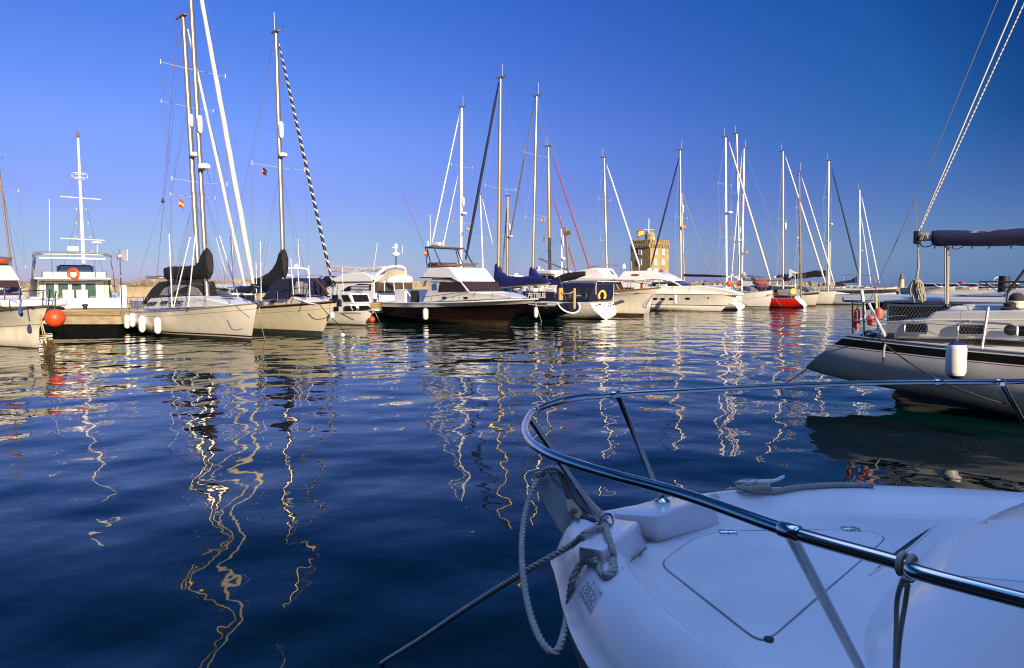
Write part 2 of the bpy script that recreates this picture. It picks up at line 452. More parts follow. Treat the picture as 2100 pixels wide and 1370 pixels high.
def rig(b, base, top, mm, mr, spr=(), sw=1.0, wr=0.006, head=True, bow=None, sternp=None, shroud=True, radar=(), capsule=(), whip=True, backstay=True, forestay=None, mastname='mast'):
    """mast stepped on deck through two picture points; spreaders at picture heights"""
    P = b.loc(*base); T = b.loc(*top)
    def at(z): return P + (T - P) * ((z - P.z) / (T.z - P.z))
    def atpy(py):
        return P.lerp(T, (py - base[1]) / (top[1] - base[1]))
    dz = b.zsx(P.x) - 0.05 if hasattr(b, 'zsx') else P.z
    foot = at(min(dz, P.z)); n = 10
    pts = [foot.lerp(T, i / n) for i in range(n + 1)]
    mo = MB().tube(pts, [mr * (1 if i < n - 2 else lerp(1, 0.75, (i - n + 2) / 2)) for i in range(n + 1)], 10, flat=0.75).build(mastname, mm, b.root)
    d = b.u
    if head:
        h = MB(); h.box(T + Vector((0, 0, 0.03)), (mr * 4.2, mr * 1.5, 0.09)); h.box(T + Vector((-mr * 2.5, 0, 0.06)), (mr * 3, 0.04, 0.05))
        h.tube([T + Vector((mr, 0, 0.05)), T + Vector((mr * 4, 0.1, 0.16))], 0.012, 5); h.box(T + Vector((mr * 4.5, .1, 0.17)), (.16, .02, .05))
        h.build('masthead', dmast, mo)
    if whip: MB().tube([T + Vector((-mr, 0, 0)), T + Vector((-mr * 1.2, 0, 0.9))], 0.009, 5).build('antenna', wmast, mo)
    hbx = b.hbx(P.x) if hasattr(b, 'hbx') else 1.5
    zc = foot.z + 0.02
    for s_ in (-1, 1):
        tips = []
        for i, py in enumerate(spr):
            q = atpy(py); wd = sw * (1 - 0.14 * (len(spr) - 1 - i if False else i))
            tip = q + Vector((-0.08 * wd, s_ * wd, 0.06)); tips.append(tip)
            MB().tube([q, tip], [0.022, 0.014], 5, flat=0.6).tube([tip + Vector((0, 0, -.09)), tip + Vector((0, 0, .11))], 0.022, 5).build('spreader', mat('spreader_grey', (.50, .47, .43), .5), mo)
        if shroud:
            cp = Vector((foot.x - 0.15, s_ * hbx * 0.93, zc))
            tips = sorted(tips, key=lambda v: v.z)
            MB().tube([cp] + tips + [T + Vector((0, 0, -0.1))], wr, 4).build('shroud', wire, b.root)
            lo = atpy(max(spr)) if spr else foot.lerp(T, .6)
            MB().tube([cp + Vector((0.3, 0, 0)), lo], wr, 4).build('shroud', wire, b.root)
            MB().tube([cp + Vector((-0.35, 0, 0)), lo], wr, 4).build('shroud', wire, b.root)
            if len(tips) > 1:
                MB().tube([tips[0], atpy(min(spr))], wr, 4).build('shroud', wire, b.root)
    if backstay:
        bs = sternp or Vector((b.xs + 0.1, 0, b.zsx(b.xs) + 0.05))
        MB().tube([T, bs], wr, 4).build('backstay', wire, b.root)
    if forestay: MB().tube([b.loc(*forestay[0]), b.loc(*forestay[1])], wr, 4).build('forestay', wire, b.root)
    for py, side, rr in radar:
        q = atpy(py); c = q + Vector((side * (mr + rr * 1.05), 0, 0))
        MB().lathe([(rr * .3, -rr * .55), (rr * .95, -rr * .4), (rr, 0), (rr * .9, rr * .32), (rr * .35, rr * .5)], c, n=14).build('radar_dome', white, mo)
        MB().box(q + Vector((side * (mr + rr * .5), 0, -rr * .62)), (rr * 1.2, .06, .05)).build('bracket', dmast, mo)
    for py, side in capsule:
        q = atpy(py); c = q + Vector((side * (mr + 0.1), 0, 0))
        MB().lathe([(.03, -.38), (.1, -.3), (.11, 0), (.1, .3), (.03, .38)], c, n=10).build('radar_reflector', white, mo)
    b.mast = mo; b.atpy = atpy; b.T = T
    return mo

def rails(b, x0, x1, hgt=0.6, gap=1.5, r=0.012, wr=0.005, side=(-1, 1), inset=0.06, mids=(0.5,), pulpit=True, pushpit=False):
    n = max(2, int((x1 - x0) / gap) + 1)
    for s_ in side:
        top = []
        for i in range(n):
            x = lerp(x0, x1, i / (n - 1)); y = s_ * max(0.05, b.hbx(x) - inset); z = b.zsx(x)
            MB().tube([(x, y, z - .02), (x, y, z + hgt)], r, 5).build('stanchion', steel, b.root); top.append(Vector((x, y, z)))
        for f in (1.0,) + tuple(mids):
            MB().tube([p + Vector((0, 0, hgt * f)) for p in top], wr, 4).build('lifeline', wire, b.root)
    if pulpit:
        y1 = max(0.05, b.hbx(x1) - inset); z1 = b.zsx(x1); xb = b.xb - 0.05; zb = b.zsx(b.xb)
        pts = curve([(x1, -y1, z1 + hgt), (lerp(x1, xb, .6), -y1 * .55, zb + hgt), (xb + .12, 0, zb + hgt + .03), (lerp(x1, xb, .6), y1 * .55, zb + hgt), (x1, y1, z1 + hgt)], 5)
        mb = MB().tube(pts, r * 1.2, 6)
        for yy in (-1, 1):
            mb.tube([(lerp(x1, xb, .6), yy * y1 * .55, zb + hgt), (lerp(x1, xb, .5), yy * y1 * .55, zb - .02)], r * 1.2, 5)
            mb.tube([(xb, yy * 0.1, zb + hgt), (xb - .15, yy * 0.08, zb - .02)], r * 1.2, 5)
        mb.build('pulpit', steel, b.root)
    if pushpit:
        y1 = max(0.05, b.hbx(x0) - inset); z1 = b.zsx(x0); xa = b.xs + 0.1; za = b.zsx(b.xs)
        mb = MB()
        for hh in (hgt, hgt * .5): mb.tube(curve([(x0, -y1, z1 + hh), (xa, -y1 * .8, za + hh), (xa - .05, 0, za + hh), (xa, y1 * .8, za + hh), (x0, y1, z1 + hh)], 4), r * 1.2, 6)
        for yy in (-.8, -.3, .3, .8): mb.tube([(xa, yy * y1, za + hgt), (xa, yy * y1, za - .02)], r * 1.2, 5)
        mb.build('pushpit', steel, b.root)

def fender(label, top, bot, Y, m=None, r=0.12, group=None, lan=None, cap=None, name='fender'):
    """hangs at real depth Y; top and bottom picture points"""
    p = at_y(*top, Y); q = at_y(*bot, Y); q = Vector((p.x, p.y, q.z)); h = p.z - q.z
    root = empty(name, q); tag(root, label, 'fender', group)
    prof = [(.02, 0), (r * .45, .02 * h), (r * .85, .10 * h), (r, .2 * h), (r, .8 * h), (r * .85, .9 * h), (r * .4, .97 * h), (.02, h)]
    o = MB().lathe(prof, n=16, mif=(lambda i: 1 if (i < 2 or i > 4) else 0) if cap else None).build('body', [m or fendw, cap or fendw], root)
    e = at_y(*(lan or (top[0], top[1] - 12)), Y) - q
    MB().tube([(0, 0, h * .98), e], 0.008, 4).build('lanyard', ropem, root)
    return root
def rope(label, pts, r=0.012, m=None, name='mooring_line', group=None, n=8, sides=6):
    p0 = Vector(pts[0]); o = MB().tube([p - p0 for p in curve(pts, n)], r, sides).build(name, m or ropem, angle=80)
    o.location = p0; tag(o, label, 'rope', group); return o
def flag(label, p, w_, h, cols, name='courtesy_flag', ang=0.6, droop=0.4):
    rows = []; nx, nz = 8, 7
    for i in range(nx):
        t = i / (nx - 1); x = w_ * t * math.cos(ang); y = w_ * t * math.sin(ang) * .6 + 0.12 * w_ * math.sin(t * 7)
        rows.append([(x + .02 * math.sin(j), y + 0.03 * w_ * math.sin(j * 1.3 + t * 5), h * (0.5 - j / (nz - 1)) - droop * h * t * t) for j in range(nz)])
    mb = MB(); mb.grid(rows, mif=lambda i, j: 1 if (1 if w_ > 1 else 2) <= j < (5 if w_ > 1 else 4) and cols == 2 else 0)
    o = mb.build(name, [redp, yelp])
    sl = o.modifiers.new('thick', 'SOLIDIFY'); sl.thickness = 0.006
    o.location = p; tag(o, label, 'flag'); return o
def bow_o(px, py, u, L):
    p = at_z(px, py, 0); v = Vector((u[0], u[1], 0)).normalized(); return p - v * L
U = (0.727, -0.687)          # bow-out heading along the pontoon
V = (-0.727, 0.687)          # stern-out heading
# ------------------------------------------------------------------ water
def water():
    m = bpy.data.materials.new('harbour_water'); m.use_nodes = True
    t = m.node_tree; b = t.nodes['Principled BSDF']
    b.inputs['Base Color'].default_value = (0.0, 0.014, 0.011, 1)
    b.inputs['Roughness'].default_value = 0.0
    b.inputs['IOR'].default_value = 1.333
    b.inputs['Specular Tint'].default_value = (0.82, 1.0, 0.93, 1)
    c = t.nodes.new('ShaderNodeTexCoord')
    def layer(sx, sy, rot, scale, amp, detail=1.0):
        mp = t.nodes.new('ShaderNodeMapping'); mp.inputs['Scale'].default_value = (sx, sy, 1); mp.inputs['Rotation'].default_value = (0, 0, rad(rot))
        n = t.nodes.new('ShaderNodeTexNoise'); n.inputs['Scale'].default_value = scale; n.inputs['Detail'].default_value = detail; n.inputs['Roughness'].default_value = 0.45
        t.links.new(c.outputs['Object'], mp.inputs[0]); t.links.new(mp.outputs[0], n.inputs['Vector'])
        k = t.nodes.new('ShaderNodeMath'); k.operation = 'MULTIPLY'; k.inputs[1].default_value = amp
        t.links.new(n.outputs['Fac'], k.inputs[0]); return k
    L_ = [layer(0.6, 1.0, 14, 0.42, 0.085, 0.0), layer(1.0, 1.0, -20, 1.0, 0.054, 0.3), layer(0.9, 1.0, 35, 2.3, 0.012, 0.5), layer(0.8, 1.0, 10, 6.0, 0.0022, 1.0)]
    acc = L_[0]
    for k in L_[1:]:
        a = t.nodes.new('ShaderNodeMath'); a.operation = 'ADD'
        t.links.new(acc.outputs[0], a.inputs[0]); t.links.new(k.outputs[0], a.inputs[1]); acc = a
    bp = t.nodes.new('ShaderNodeBump'); bp.inputs['Strength'].default_value = 1.0; bp.inputs['Distance'].default_value = 1.0
    t.links.new(acc.outputs[0], bp.inputs['Height']); t.links.new(bp.outputs[0], b.inputs['Normal'])
    R = 9000
    o = MB(); o.add([(-R, -R, 0), (R, -R, 0), (R, R, 0), (-R, R, 0)], [(0, 1, 2, 3)])
    tag(o.build('water', m), kind='structure')
water()

# ------------------------------------------------------------------ piers, breakwater, tower
ju = Vector((0.66, 0.75, 0)).normalized(); jn = Vector((-ju.y, ju.x, 0))
def pier(label, p0, u, length, wd, top, name='pontoon'):
    n = Vector((-u.y, u.x, 0)); root = empty(name, p0, math.atan2(u.y, u.x)); tag(root, label, 'pontoon')
    k = int(length / 3.0)
    d = MB()
    for i in range(k):
        d.box((length * (i + .5) / k, wd / 2, top - 0.34 + random.uniform(-.01, .01)), (length / k - 0.05, wd, 0.68))
    d.build('deck_slab', concrete, root, bevel=0.03)
    fl = MB()
    for i in range(k): fl.box((length * (i + .5) / k, wd / 2, 0.18), (length / k - 0.5, wd - 0.35, 0.7))
    fl.build('float', mat('float_shadow_black', (0.004, 0.0035, 0.003), 0.9, spec=.1), root)  # shadow under the deck slab is put into this near-black colour
    tb = MB(); tb.box((length / 2, -0.05, top - 0.16), (length, 0.1, 0.22)); tb.build('timber_fender', mat('weathered_timber', (0.34, 0.24, 0.11), 0.85, var=.4, vscale=4, stretch=(.3, 4, 4)), root)
    for i in range(0, k, 2):
        b_ = MB().lathe([(.09, 0), (.09, .14), (.14, .16), (.12, .24), (.02, .26)], (length * (i + .5) / k, .25, top), n=10).build('bollard', rubber, root)
    return root
pier('short concrete pontoon arm in front of the white trawler', at_y(92, 700, 31.4).xy.to_3d(), Vector((1, 0.03, 0)).normalized(), 3.5, 2.6, 1.08)
pier('long concrete pontoon running behind the moored sailing boats', Vector((-17.6, 34.0, 0)), ju, 84, 2.4, 1.08)

def rocks():
    wl = MB(); a = Vector((-62, 84, 0)); e = Vector((74, 150, 0))
    pts = [a.lerp(e, i / 40) for i in range(41)]; d = (e - a).normalized(); n = Vector((-d.y, d.x, 0))
    rows = []
    for p in pts: rows.append([p + n * y + Vector((0, 0, z)) for y, z in ((0, -1), (0, 1.9), (0.1, 2.0), (5, 2.0), (5, -1))])
    wl.grid(rows)
    o = wl.build('breakwater', mat('sea_wall', (0.42, 0.33, 0.20), 0.9, var=.45, vscale=.6, bump=.05, bscale=3)); tag(o, 'long tan concrete breakwater wall closing the harbour behind the boats', 'breakwater')
    mb = MB()
    for i in range(760):
        t = random.random(); p = a.lerp(e, t) + n * random.uniform(0.6, 4.0)
        s = random.uniform(0.45, 1.15); z = 1.9 + random.uniform(0.0, 0.55)
        R = Matrix.Rotation(random.uniform(0, 6.3), 3, Vector((random.random(), random.random(), random.random() + .1)).normalized())
        vs = []
        for x in (-1, 1):
            for y in (-1, 1):
                for q in (-1, 1): vs.append(p + Vector((0, 0, z)) + R @ Vector((x * s * random.uniform(.35, .75), y * s * random.uniform(.35, .75), q * s * random.uniform(.3, .6))))
        mb.add(vs, [(0, 1, 3, 2), (4, 6, 7, 5), (0, 4, 5, 1), (2, 3, 7, 6), (0, 2, 6, 4), (1, 5, 7, 3)])
    o = mb.build('armour_rocks', mat('rock_tan', (0.40, 0.31, 0.19), 0.95, var=.6, vscale=.35, bump=.05, bscale=2), angle=15)
    tag(o, kind='stuff'); o['label'] = 'tumbled tan boulders along the top of the breakwater'; o['category'] = 'rocks'
    # second, farther mole with the lighthouse
    wl = MB(); a = Vector((84, 190, 0)); e = Vector((155, 215, 0)); d = (e - a).normalized(); n = Vector((-d.y, d.x, 0))
    wl.grid([[a.lerp(e, i / 20) + n * y + Vector((0, 0, z)) for y, z in ((0, -1), (0, 1.6), (4, 1.6), (4, -1))] for i in range(21)])
    for i in range(160):
        p = a.lerp(e, random.random()) + n * random.uniform(-2.5, 2); s = random.uniform(.7, 1.5)
        wl.box(p + Vector((0, 0, random.uniform(.2, 1.6))), (s, s, s * .8), Matrix.Rotation(random.uniform(0, 3), 3, Vector((random.random(), random.random(), 1)).normalized()))
    tag(wl.build('breakwater', mat('rock_far', (0.40, 0.32, 0.2), 0.95, var=.6, vscale=.3), angle=15), 'distant low rocky mole beside the small lighthouse', 'breakwater')
rocks()

def tower():
    Y = 118.0; c = at_y(1333, 560, Y); s = Y / F
    # vertical corner at the picture's shade line; right face 45 px wide, left face 33 px wide
    ang = rad(38); dr = Vector((math.cos(ang), math.sin(ang), 0)); dl = Vector((-math.sin(ang), math.cos(ang), 0))
    wr_, wl_ = 46 * s / math.cos(ang) * 1.0, 33 * s / math.sin(ang) * 1.0
    top = at_y(1333, 498, Y).z
    root = empty('stone_tower', (c.x, c.y, 0), ang); tag(root, 'square battlemented stone tower with white framed windows behind the boats', 'tower')
    brick = mat('tower_stone', (0.44, 0.32, 0.15), 0.9, var=.4, vscale=1.2, bump=.04, bscale=3)
    MB().box((wr_ / 2, wl_ / 2, top / 2), (wr_, wl_, top)).build('wall', brick, root)
    bt = MB(); k = 9
    def row(p, d, ln):
        for i in range(k):
            q = p + d * (ln * (i + .5) / k); bt.box(q, (ln / k * .58 if d.x else .35, ln / k * .58 if d.y else .35, 0.62))
    z = top + 0.30
    row(Vector((0, .15, z)), Vector((1, 0, 0)), wr_); row(Vector((.15, 0, z)), Vector((0, 1, 0)), wl_)
    row(Vector((0, wl_ - .15, z)), Vector((1, 0, 0)), wr_); row(Vector((wr_ - .15, 0, z)), Vector((0, 1, 0)), wl_)
    for i in range(12):   # machicolation brackets under the parapet
        bt.box((wr_ * (i + .5) / 12, -.12, top - .45), (.2, .3, .6)); bt.box((-.12, wl_ * (i + .5) / 12, top - .45), (.3, .2, .6))
    bt.build('battlement', brick, root)
    tr = MB().lathe([(.85, 0), (.85, 1.5), (.95, 1.55), (.85, 1.8), (.6, 2.15), (.25, 2.35), (.02, 2.4)], (1.2, 1.1, top - .2), n=16).build('turret', brick, root)
    MB().box((1.2, .28, top + .75), (.35, .12, .75)).build('turret_window', white, tr)
    fr = mat('window_frame_white', (0.75, 0.74, 0.70), 0.5)
    def win(p, face, w_=.62, h=.95):
        f = MB()
        q = Vector(p)
        def bx(a, b2, e, g): f.box(q + (Vector((a, -.05, b2)) if face == 'r' else Vector((-.05, a, b2))), (e, .14, g) if face == 'r' else (.14, e, g))
        for a in (-w_ / 2, 0, w_ / 2): bx(a, 0, .09, h)
        for b2 in (-h / 2, 0, h / 2): bx(0, b2, w_ + .09, .09)
        o = f.build('window', fr, root)
        g = MB(); g.box(q + (Vector((0, -.02, 0)) if face == 'r' else Vector((-.02, 0, 0))), (w_, .06, h) if face == 'r' else (.06, w_, h)); g.build('pane', mat('pane_pale', (.30, .34, .40), .2), o)
    for zz in (at_y(1333, 516, Y).z, at_y(1333, 537, Y).z):
        win((wr_ * .27, 0, zz), 'r'); win((wr_ * .68, 0, zz), 'r'); win((0, wl_ * .5, zz), 'l')
    p = Vector((.55, .9, top)); mt = at_y(1331, 447, Y).z
    MB().tube([p, (p.x, p.y, mt)], .07, 6).tube([Vector((p.x - .6, p.y + .5, mt - 1.85)) , Vector((p.x + .75, p.y - .62, mt - 1.95))], .05, 6).build('signal_mast', wmast, root)
    q = at_y(1306, 505, Y); fp = at_y(1319.5, 472, Y)
    R = root.matrix_basis if False else None
    lo = Vector((fp.x - c.x, fp.y - c.y)); co, si = math.cos(-ang), math.sin(-ang)
    fx, fy = lo.x * co - lo.y * si, lo.x * si + lo.y * co
    fy += 1.0
    MB().tube([(fx, fy, top), (fx, fy, at_y(1319, 470, Y).z)], .04, 5).build('flag_pole', dmast, root)
    f = flag('red and yellow striped flag flying above the stone tower', at_y(1319, 478, Y) + Vector((0.3, 1.0, .12)), 1.25, 1.1, 2, name='national_flag', ang=math.pi + .2, droop=.3)
tower()

def lighthouse():
    Y = 196; c = at_y(1848, 600, Y); root = empty('lighthouse', (c.x, c.y, 1.5)); tag(root, 'small pale round lighthouse alone on the far mole', 'lighthouse')
    h = at_y(1848, 572, Y).z - 1.5
    MB().lathe([(.75, 0), (.62, h)], n=14).build('tower_shaft', mat('light_stone', (.55, .45, .26), .8), root)
    MB().lathe([(.8, h), (.8, h + .2), (.4, h + .25), (.4, h + 1.0), (.48, h + 1.05), (.05, h + 1.6)], n=12).build('lantern', dmast, root)
lighthouse()

def shade_caster():
    root = empty('shade_caster', (0, 0, 0)); tag(root, 'unseen dark building standing behind the viewer and shading the near boat', 'blocker')
    wm = mat('caster_dark', (.05, .038, .03), .9)  # near black so the steel rail has something dark to reflect
    MB().box((-.4, -2.6, 3.0), (27.6, 2.2, 6.0)).build('caster_block', wm, root)  # unseen block, added to shade the near boat and darken its reflections
    q = MB().box((16, -3.6, 0.2), (60, 7.0, 1.0)).build('quay', mat('quay_dark', (.10, .09, .08), .9, var=.4)); tag(q, kind='structure')
shade_caster()
# ------------------------------------------------------------------ sailing boats of the left group
def A():
    L = 10.4; b = Boat('sailing_boat', 'white sailing boat with black boom cover, cream furled jib and four fenders', 'sailing boat', bow_o(515, 700, U, L), U, 'sailing boats moored along the pontoon')
    hm = hullmat('hull_white_black_boot', [(-1, (.010, .010, .012)), (.10, CRM), (.15, (.012, .012, .016)), (.21, CRM)])
    q = b.loc(528, 622); fs = 1.0; fb = q.z
    hull(b, L, 3.4, fs, fb, fm=1.06, stem=[(-.5, -1.0), (0, 0), (fb, q.x - L)], stern=[(-.5, .8), (0, .25), (fs, -.1)], plan=(.78, .40, 2.1),
         mats=[hm, mat('cove_grey', (.33, .30, .26), .5)], depths=(.20, .225), dmi=(0, 1), rail=mat('toe_rail', (.45, .42, .38), .4, metal=.5), deckmat=white2)
    c, f = house(b, 'cabin', b.xz([(292, 634), (300, 611), (385, 607), (432, 610, .5), (482, 617, 0), (508, 627, 0)], 1.1), 1.12, white2, tum=.35, nose=.55, bevel=.06)
    for pts in ([(301, 621), (310, 619), (308, 627), (300, 628)], [(313, 619), (319, 619), (316, 626), (310, 627)], [(328, 618), (340, 617), (338, 623), (326, 624)], [(348, 617), (372, 617), (368, 623), (345, 624)]):
        panel(b, 'window', b.xz(pts, 1.05), f, glass, c)
    for x in (425, 455): 
        p = b.nloc(x, 609, .3); MB().box((p.x, 0, p.z + .02), (.5, .5, .06)).build('hatch', mat('smoked', (.06, .06, .07), .1), c, bevel=.02)
    d, fd = house(b, 'sprayhood', b.xz([(286, 626), (297, 592), (308, 578), (330, 575), (376, 576, .8), (388, 583, .6), (412, 604, 0), (408, 611, 0), (300, 612)], 1.1), 1.08, black, tum=.3, nose=.25, bevel=.08)
    panel(b, 'vinyl_window', b.xz([(314, 606), (318, 592), (330, 584), (372, 585, .9), (384, 592, .9), (392, 606, .9)], 1.2), fd, clear, d, bevel=.02)
    front(b, 'vinyl_window', *b.xz([(411, 604, 0), (391, 586, .5)], 1.2), fd, clear, d, -.7, .7)
    rig(b, (425, 600), (383, -165), alu, .105, spr=(141, 372), sw=1.35, wr=.007, radar=((340, 1, .26),), capsule=((253, 1),), whip=False, sternp=Vector((.2, 0, 1.1)))
    furl(b, (388, -140), (520, 584), .10, sailc)
    MB().lathe([(.13, 0), (.13, .16), (.06, .2)], b.loc(521, 592) , n=12).build('furling_drum', rubber, b.root)
    cover(b, 'boom_cover', [(338, 549, 341, 573), (354, 546, 352, 574), (380, 546, 380, 575), (402, 544, 402, 575), (411, 534, 414, 575), (418, 512, 424, 577), (424, 509, 431, 572), (428, 512, 434, 560)], black, .17)
    b.bar('boom', [b.loc(300, 568), b.loc(430, 575)], .07, alu, n=8)
    MB().box(b.loc(321, 568), (1.5, .35, .10)).build('solar_panel', mat('panel_dark', (.03, .03, .05), .2), b.root)
    rails(b, 1.2, 8.6, .62, 1.45, pushpit=True)
    for a, c2 in (((347, 480), (353, 630)), ((390, 486), (356, 631)), ((401, 478), (386, 629))):
        b.bar('shroud_cover', [b.nloc(*a, 1.2), b.nloc(*c2, 1.5)], .022, wmast)
    for a, c2 in (((443, 487), (468, 578)), ((450, 483), (492, 620)), ((473, 484), (480, 600))):
        b.bar('shroud_cover', [b.loc(*a, .9), b.loc(*c2, 1.3)], .022, wmast)
    # wind generator on a stern pole
    p = b.nloc(250, 632, .6); t = b.nloc(246, 526, .6)
    w_ = b.bar('wind_generator', [p, t], .03, steel)
    MB().lathe([(.03, -.28), (.10, -.2), (.11, .1), (.03, .3)], t, (1, 0, .08), n=10).build('nacelle', white, w_)
    MB().prism([(t.x + .25, t.z - .08), (t.x + .55, t.z + .34), (t.x + 1.15, t.z + .32), (t.x + 1.08, t.z - .24), (t.x + .5, t.z - .2)], lambda x, z: t.y - .012, lambda x, z: t.y + .012).build('tail_vane', white, w_)
    for k in range(6):
        an = k * math.pi / 3 + .3; e = Vector((0, math.cos(an), math.sin(an)))
        MB().tube([t + Vector((-.3, 0, 0)), t + Vector((-.3, 0, 0)) + e * .42], [.035, .02], 5, flat=.3).build('blade', dmast, w_)
    b.bar('backstay', [b.loc(334, 410), b.nloc(268, 622, 1.0)], .006, wire); b.bar('backstay', [b.loc(334, 410), b.loc(361, 560)], .006, wire)
    b.bar('backstay', [b.loc(334, 410), b.T], .006, wire)
    MB().lathe([(.02, -.12), (.09, -.08), (.02, .12)], b.loc(334, 411), n=8).build('block', rubber, b.root)
    # anchor roller
    p = b.loc(531, 620); MB().box(p + Vector((-.05, 0, .02)), (.5, .16, .10)).box(p + Vector((.2, 0, -.05)), (.22, .10, .14)).build('bow_roller', steel, b.root)
    yy = -(b.hbx(.8) + .15)
    lab = ['leftmost white fender hanging at the stern quarter of the white sloop', 'second white fender from the stern of the white sloop', 'fat white fender third from the stern of the white sloop', 'white fender nearest the bow on the white sloop']
    for (x, t_, q_, r), l_ in zip(((260, 645, 674, .13), (271, 642, 671, .12), (290.5, 647, 682, .14), (322.5, 650, 685, .14)), lab):
        pt = b.world(b.nloc(x, q_, b.hbx(max(.2, b.nloc(x, q_, 1.5).x)) + .12)); fender(l_, (x, t_), (x, q_), pt.y, r=r, group='white fenders on the white sloop', lan=(x + 3, 622))
    return b
bA = A()
flag('small orange courtesy flag under the spreader of the cream jib boat', bA.world(bA.loc(367, 416, .7)), .22, .36, 2, ang=.3)
rope('pale bow line dropping from the black boom cover boat into the water', [bA.world(bA.loc(532, 626)), bA.world(bA.loc(534, 660, .1)), at_z(545, 702, -.1)], .018, ropem)
rope('dark slack line hanging across the white bow of the sloop', [bA.world(bA.nloc(482, 626, 1.05)), bA.world(bA.nloc(497, 640, 1.0)), bA.world(bA.nloc(512, 652, .6))], .012, roped)

def Cb():
    L = 10.2; b = Boat('sailing_boat', 'cream hulled sailing boat with dark toe rail and blue striped furled jib', 'sailing boat', bow_o(659, 689, U, L), U, 'sailing boats moored along the pontoon')
    hm = hullmat('hull_cream_blue_boot', [(-1, (.02, .05, .08)), (.17, (.02, .03, .04)), (.20, (.80, .71, .52))])
    q = b.loc(690, 617); fb = q.z
    hull(b, L, 3.4, 1.05, fb, fm=1.12, stem=[(-.5, -1.0), (0, 0), (fb, q.x - L)], plan=(.78, .42, 2.1), mats=[hm, rubber, mat('cove_grey', (.33, .30, .26), .5)], depths=(.10, .30, .32), dmi=(1, 0, 2), rail=teak, deckmat=mat('deck_grey', (.42, .40, .38), .6, var=.2))
    c, f = house(b, 'cabin', b.xz([(530, 628), (540, 611), (585, 607), (620, 609, .4), (655, 617, 0), (668, 624, 0)], 1.0), 1.05, white2, tum=.35, nose=.5, bevel=.06)
    for pts in ([(553, 617), (563, 616), (561, 622), (551, 622)],): panel(b, 'window', b.xz(pts, 1.0), f, glass, c)
    p = b.nloc(622, 610, .2); MB().box((p.x, 0, p.z + .08), (.9, .9, .07)).build('hatch_cover', mat('hatch_blue', (.05, .05, .22), .6), c, bevel=.03)
    d, fd = house(b, 'sprayhood', b.xz([(535, 616), (545, 585), (556, 572), (595, 570, .8), (615, 578, .6), (634, 606, 0), (630, 612, 0), (540, 612)], 1.2), 1.2, navy, tum=.3, nose=.3, bevel=.08)
    panel(b, 'vinyl_window', b.xz([(590, 603), (590, 578), (596, 577), (602, 582), (606, 604)], 1.1), fd, clear, d)
    front(b, 'vinyl_window', *b.xz([(632, 606, 0), (617, 579, .5)], 1.2), fd, clear, d, -.75, .75)
    rig(b, (583, 608), (566, 66), alu, .11, spr=(341,), sw=1.3, wr=.007, radar=((316, 1, .19),), capsule=((265, 1),), whip=True)
    furl(b, (571, 85), (681, 580), .068, sailn, spiral=sailw)
    MB().lathe([(.12, 0), (.12, .16), (.05, .2)], b.loc(683, 588), n=12).build('furling_drum', rubber, b.root)
    cover(b, 'boom_cover', [(522, 572, 520, 590), (540, 566, 540, 590), (556, 556, 556, 590), (568, 538, 570, 588), (576, 512, 581, 580), (581, 509, 587, 566), (583, 512, 587, 545)], black, .15)
    b.bar('boom', [b.loc(520, 582), b.loc(582, 582)], .06, alu, n=8)
    rails(b, 1.2, 8.5, .6, 1.45)
    for a, c2 in (((525, 540), (527, 620)), ((534, 495), (536, 622)), ((610, 540), (614, 600)), ((633, 545), (636, 612)), ((596, 530), (602, 605))):
        b.bar('shroud_cover', [b.nloc(*a, .6), b.nloc(*c2, 1.2)], .018, wmast)
    p = b.loc(690, 617); MB().box(p + Vector((-.1, 0, .02)), (.6, .18, .10)).box(p + Vector((.2, 0, -.1)), (.25, .10, .28)).build('bow_roller', rubber, b.root)
    b.bar('boat_hook', [b.loc(648, 572), b.loc(673, 603)], .05, mat('varnished_red', (.12, .03, .02), .4))
    return b
bC = Cb()
flag('small red and yellow flag under the spreader of the striped jib boat', bC.world(bC.loc(538, 350, .9)), .2, .32, 2, ang=.2)
rope('slack mooring rope looping from the cream hulled boat into the water', [bC.world(bC.nloc(652, 620, .9)), bC.world(bC.nloc(672, 644, .3)), at_z(700, 672, .2), at_z(709, 690, -.1)], .016, roped)
def buoyball(label, px, py, Y, r, m, name='mooring_buoy', cat='buoy', cap=None):
    p = at_y(px, py, Y); root = empty(name, p); tag(root, label, cat)
    MB().ball((0, 0, 0), r, 22).build('float', m, root)
    MB().lathe([(.25 * r, .9 * r), (.22 * r, 1.15 * r), (.1 * r, 1.3 * r)], n=10).build('eye', cap or rubber, root); return root
buoyball('small white mooring ball afloat below the striped jib boat', 703, 687, at_z(703, 692).y, .085, fendw)
fw = bC.world(bC.loc(680, 648)); fender('white teardrop fender tied at the bow of the cream hulled boat', (681, 640), (678, 653), fw.y - .2, r=.10, lan=(677, 622))

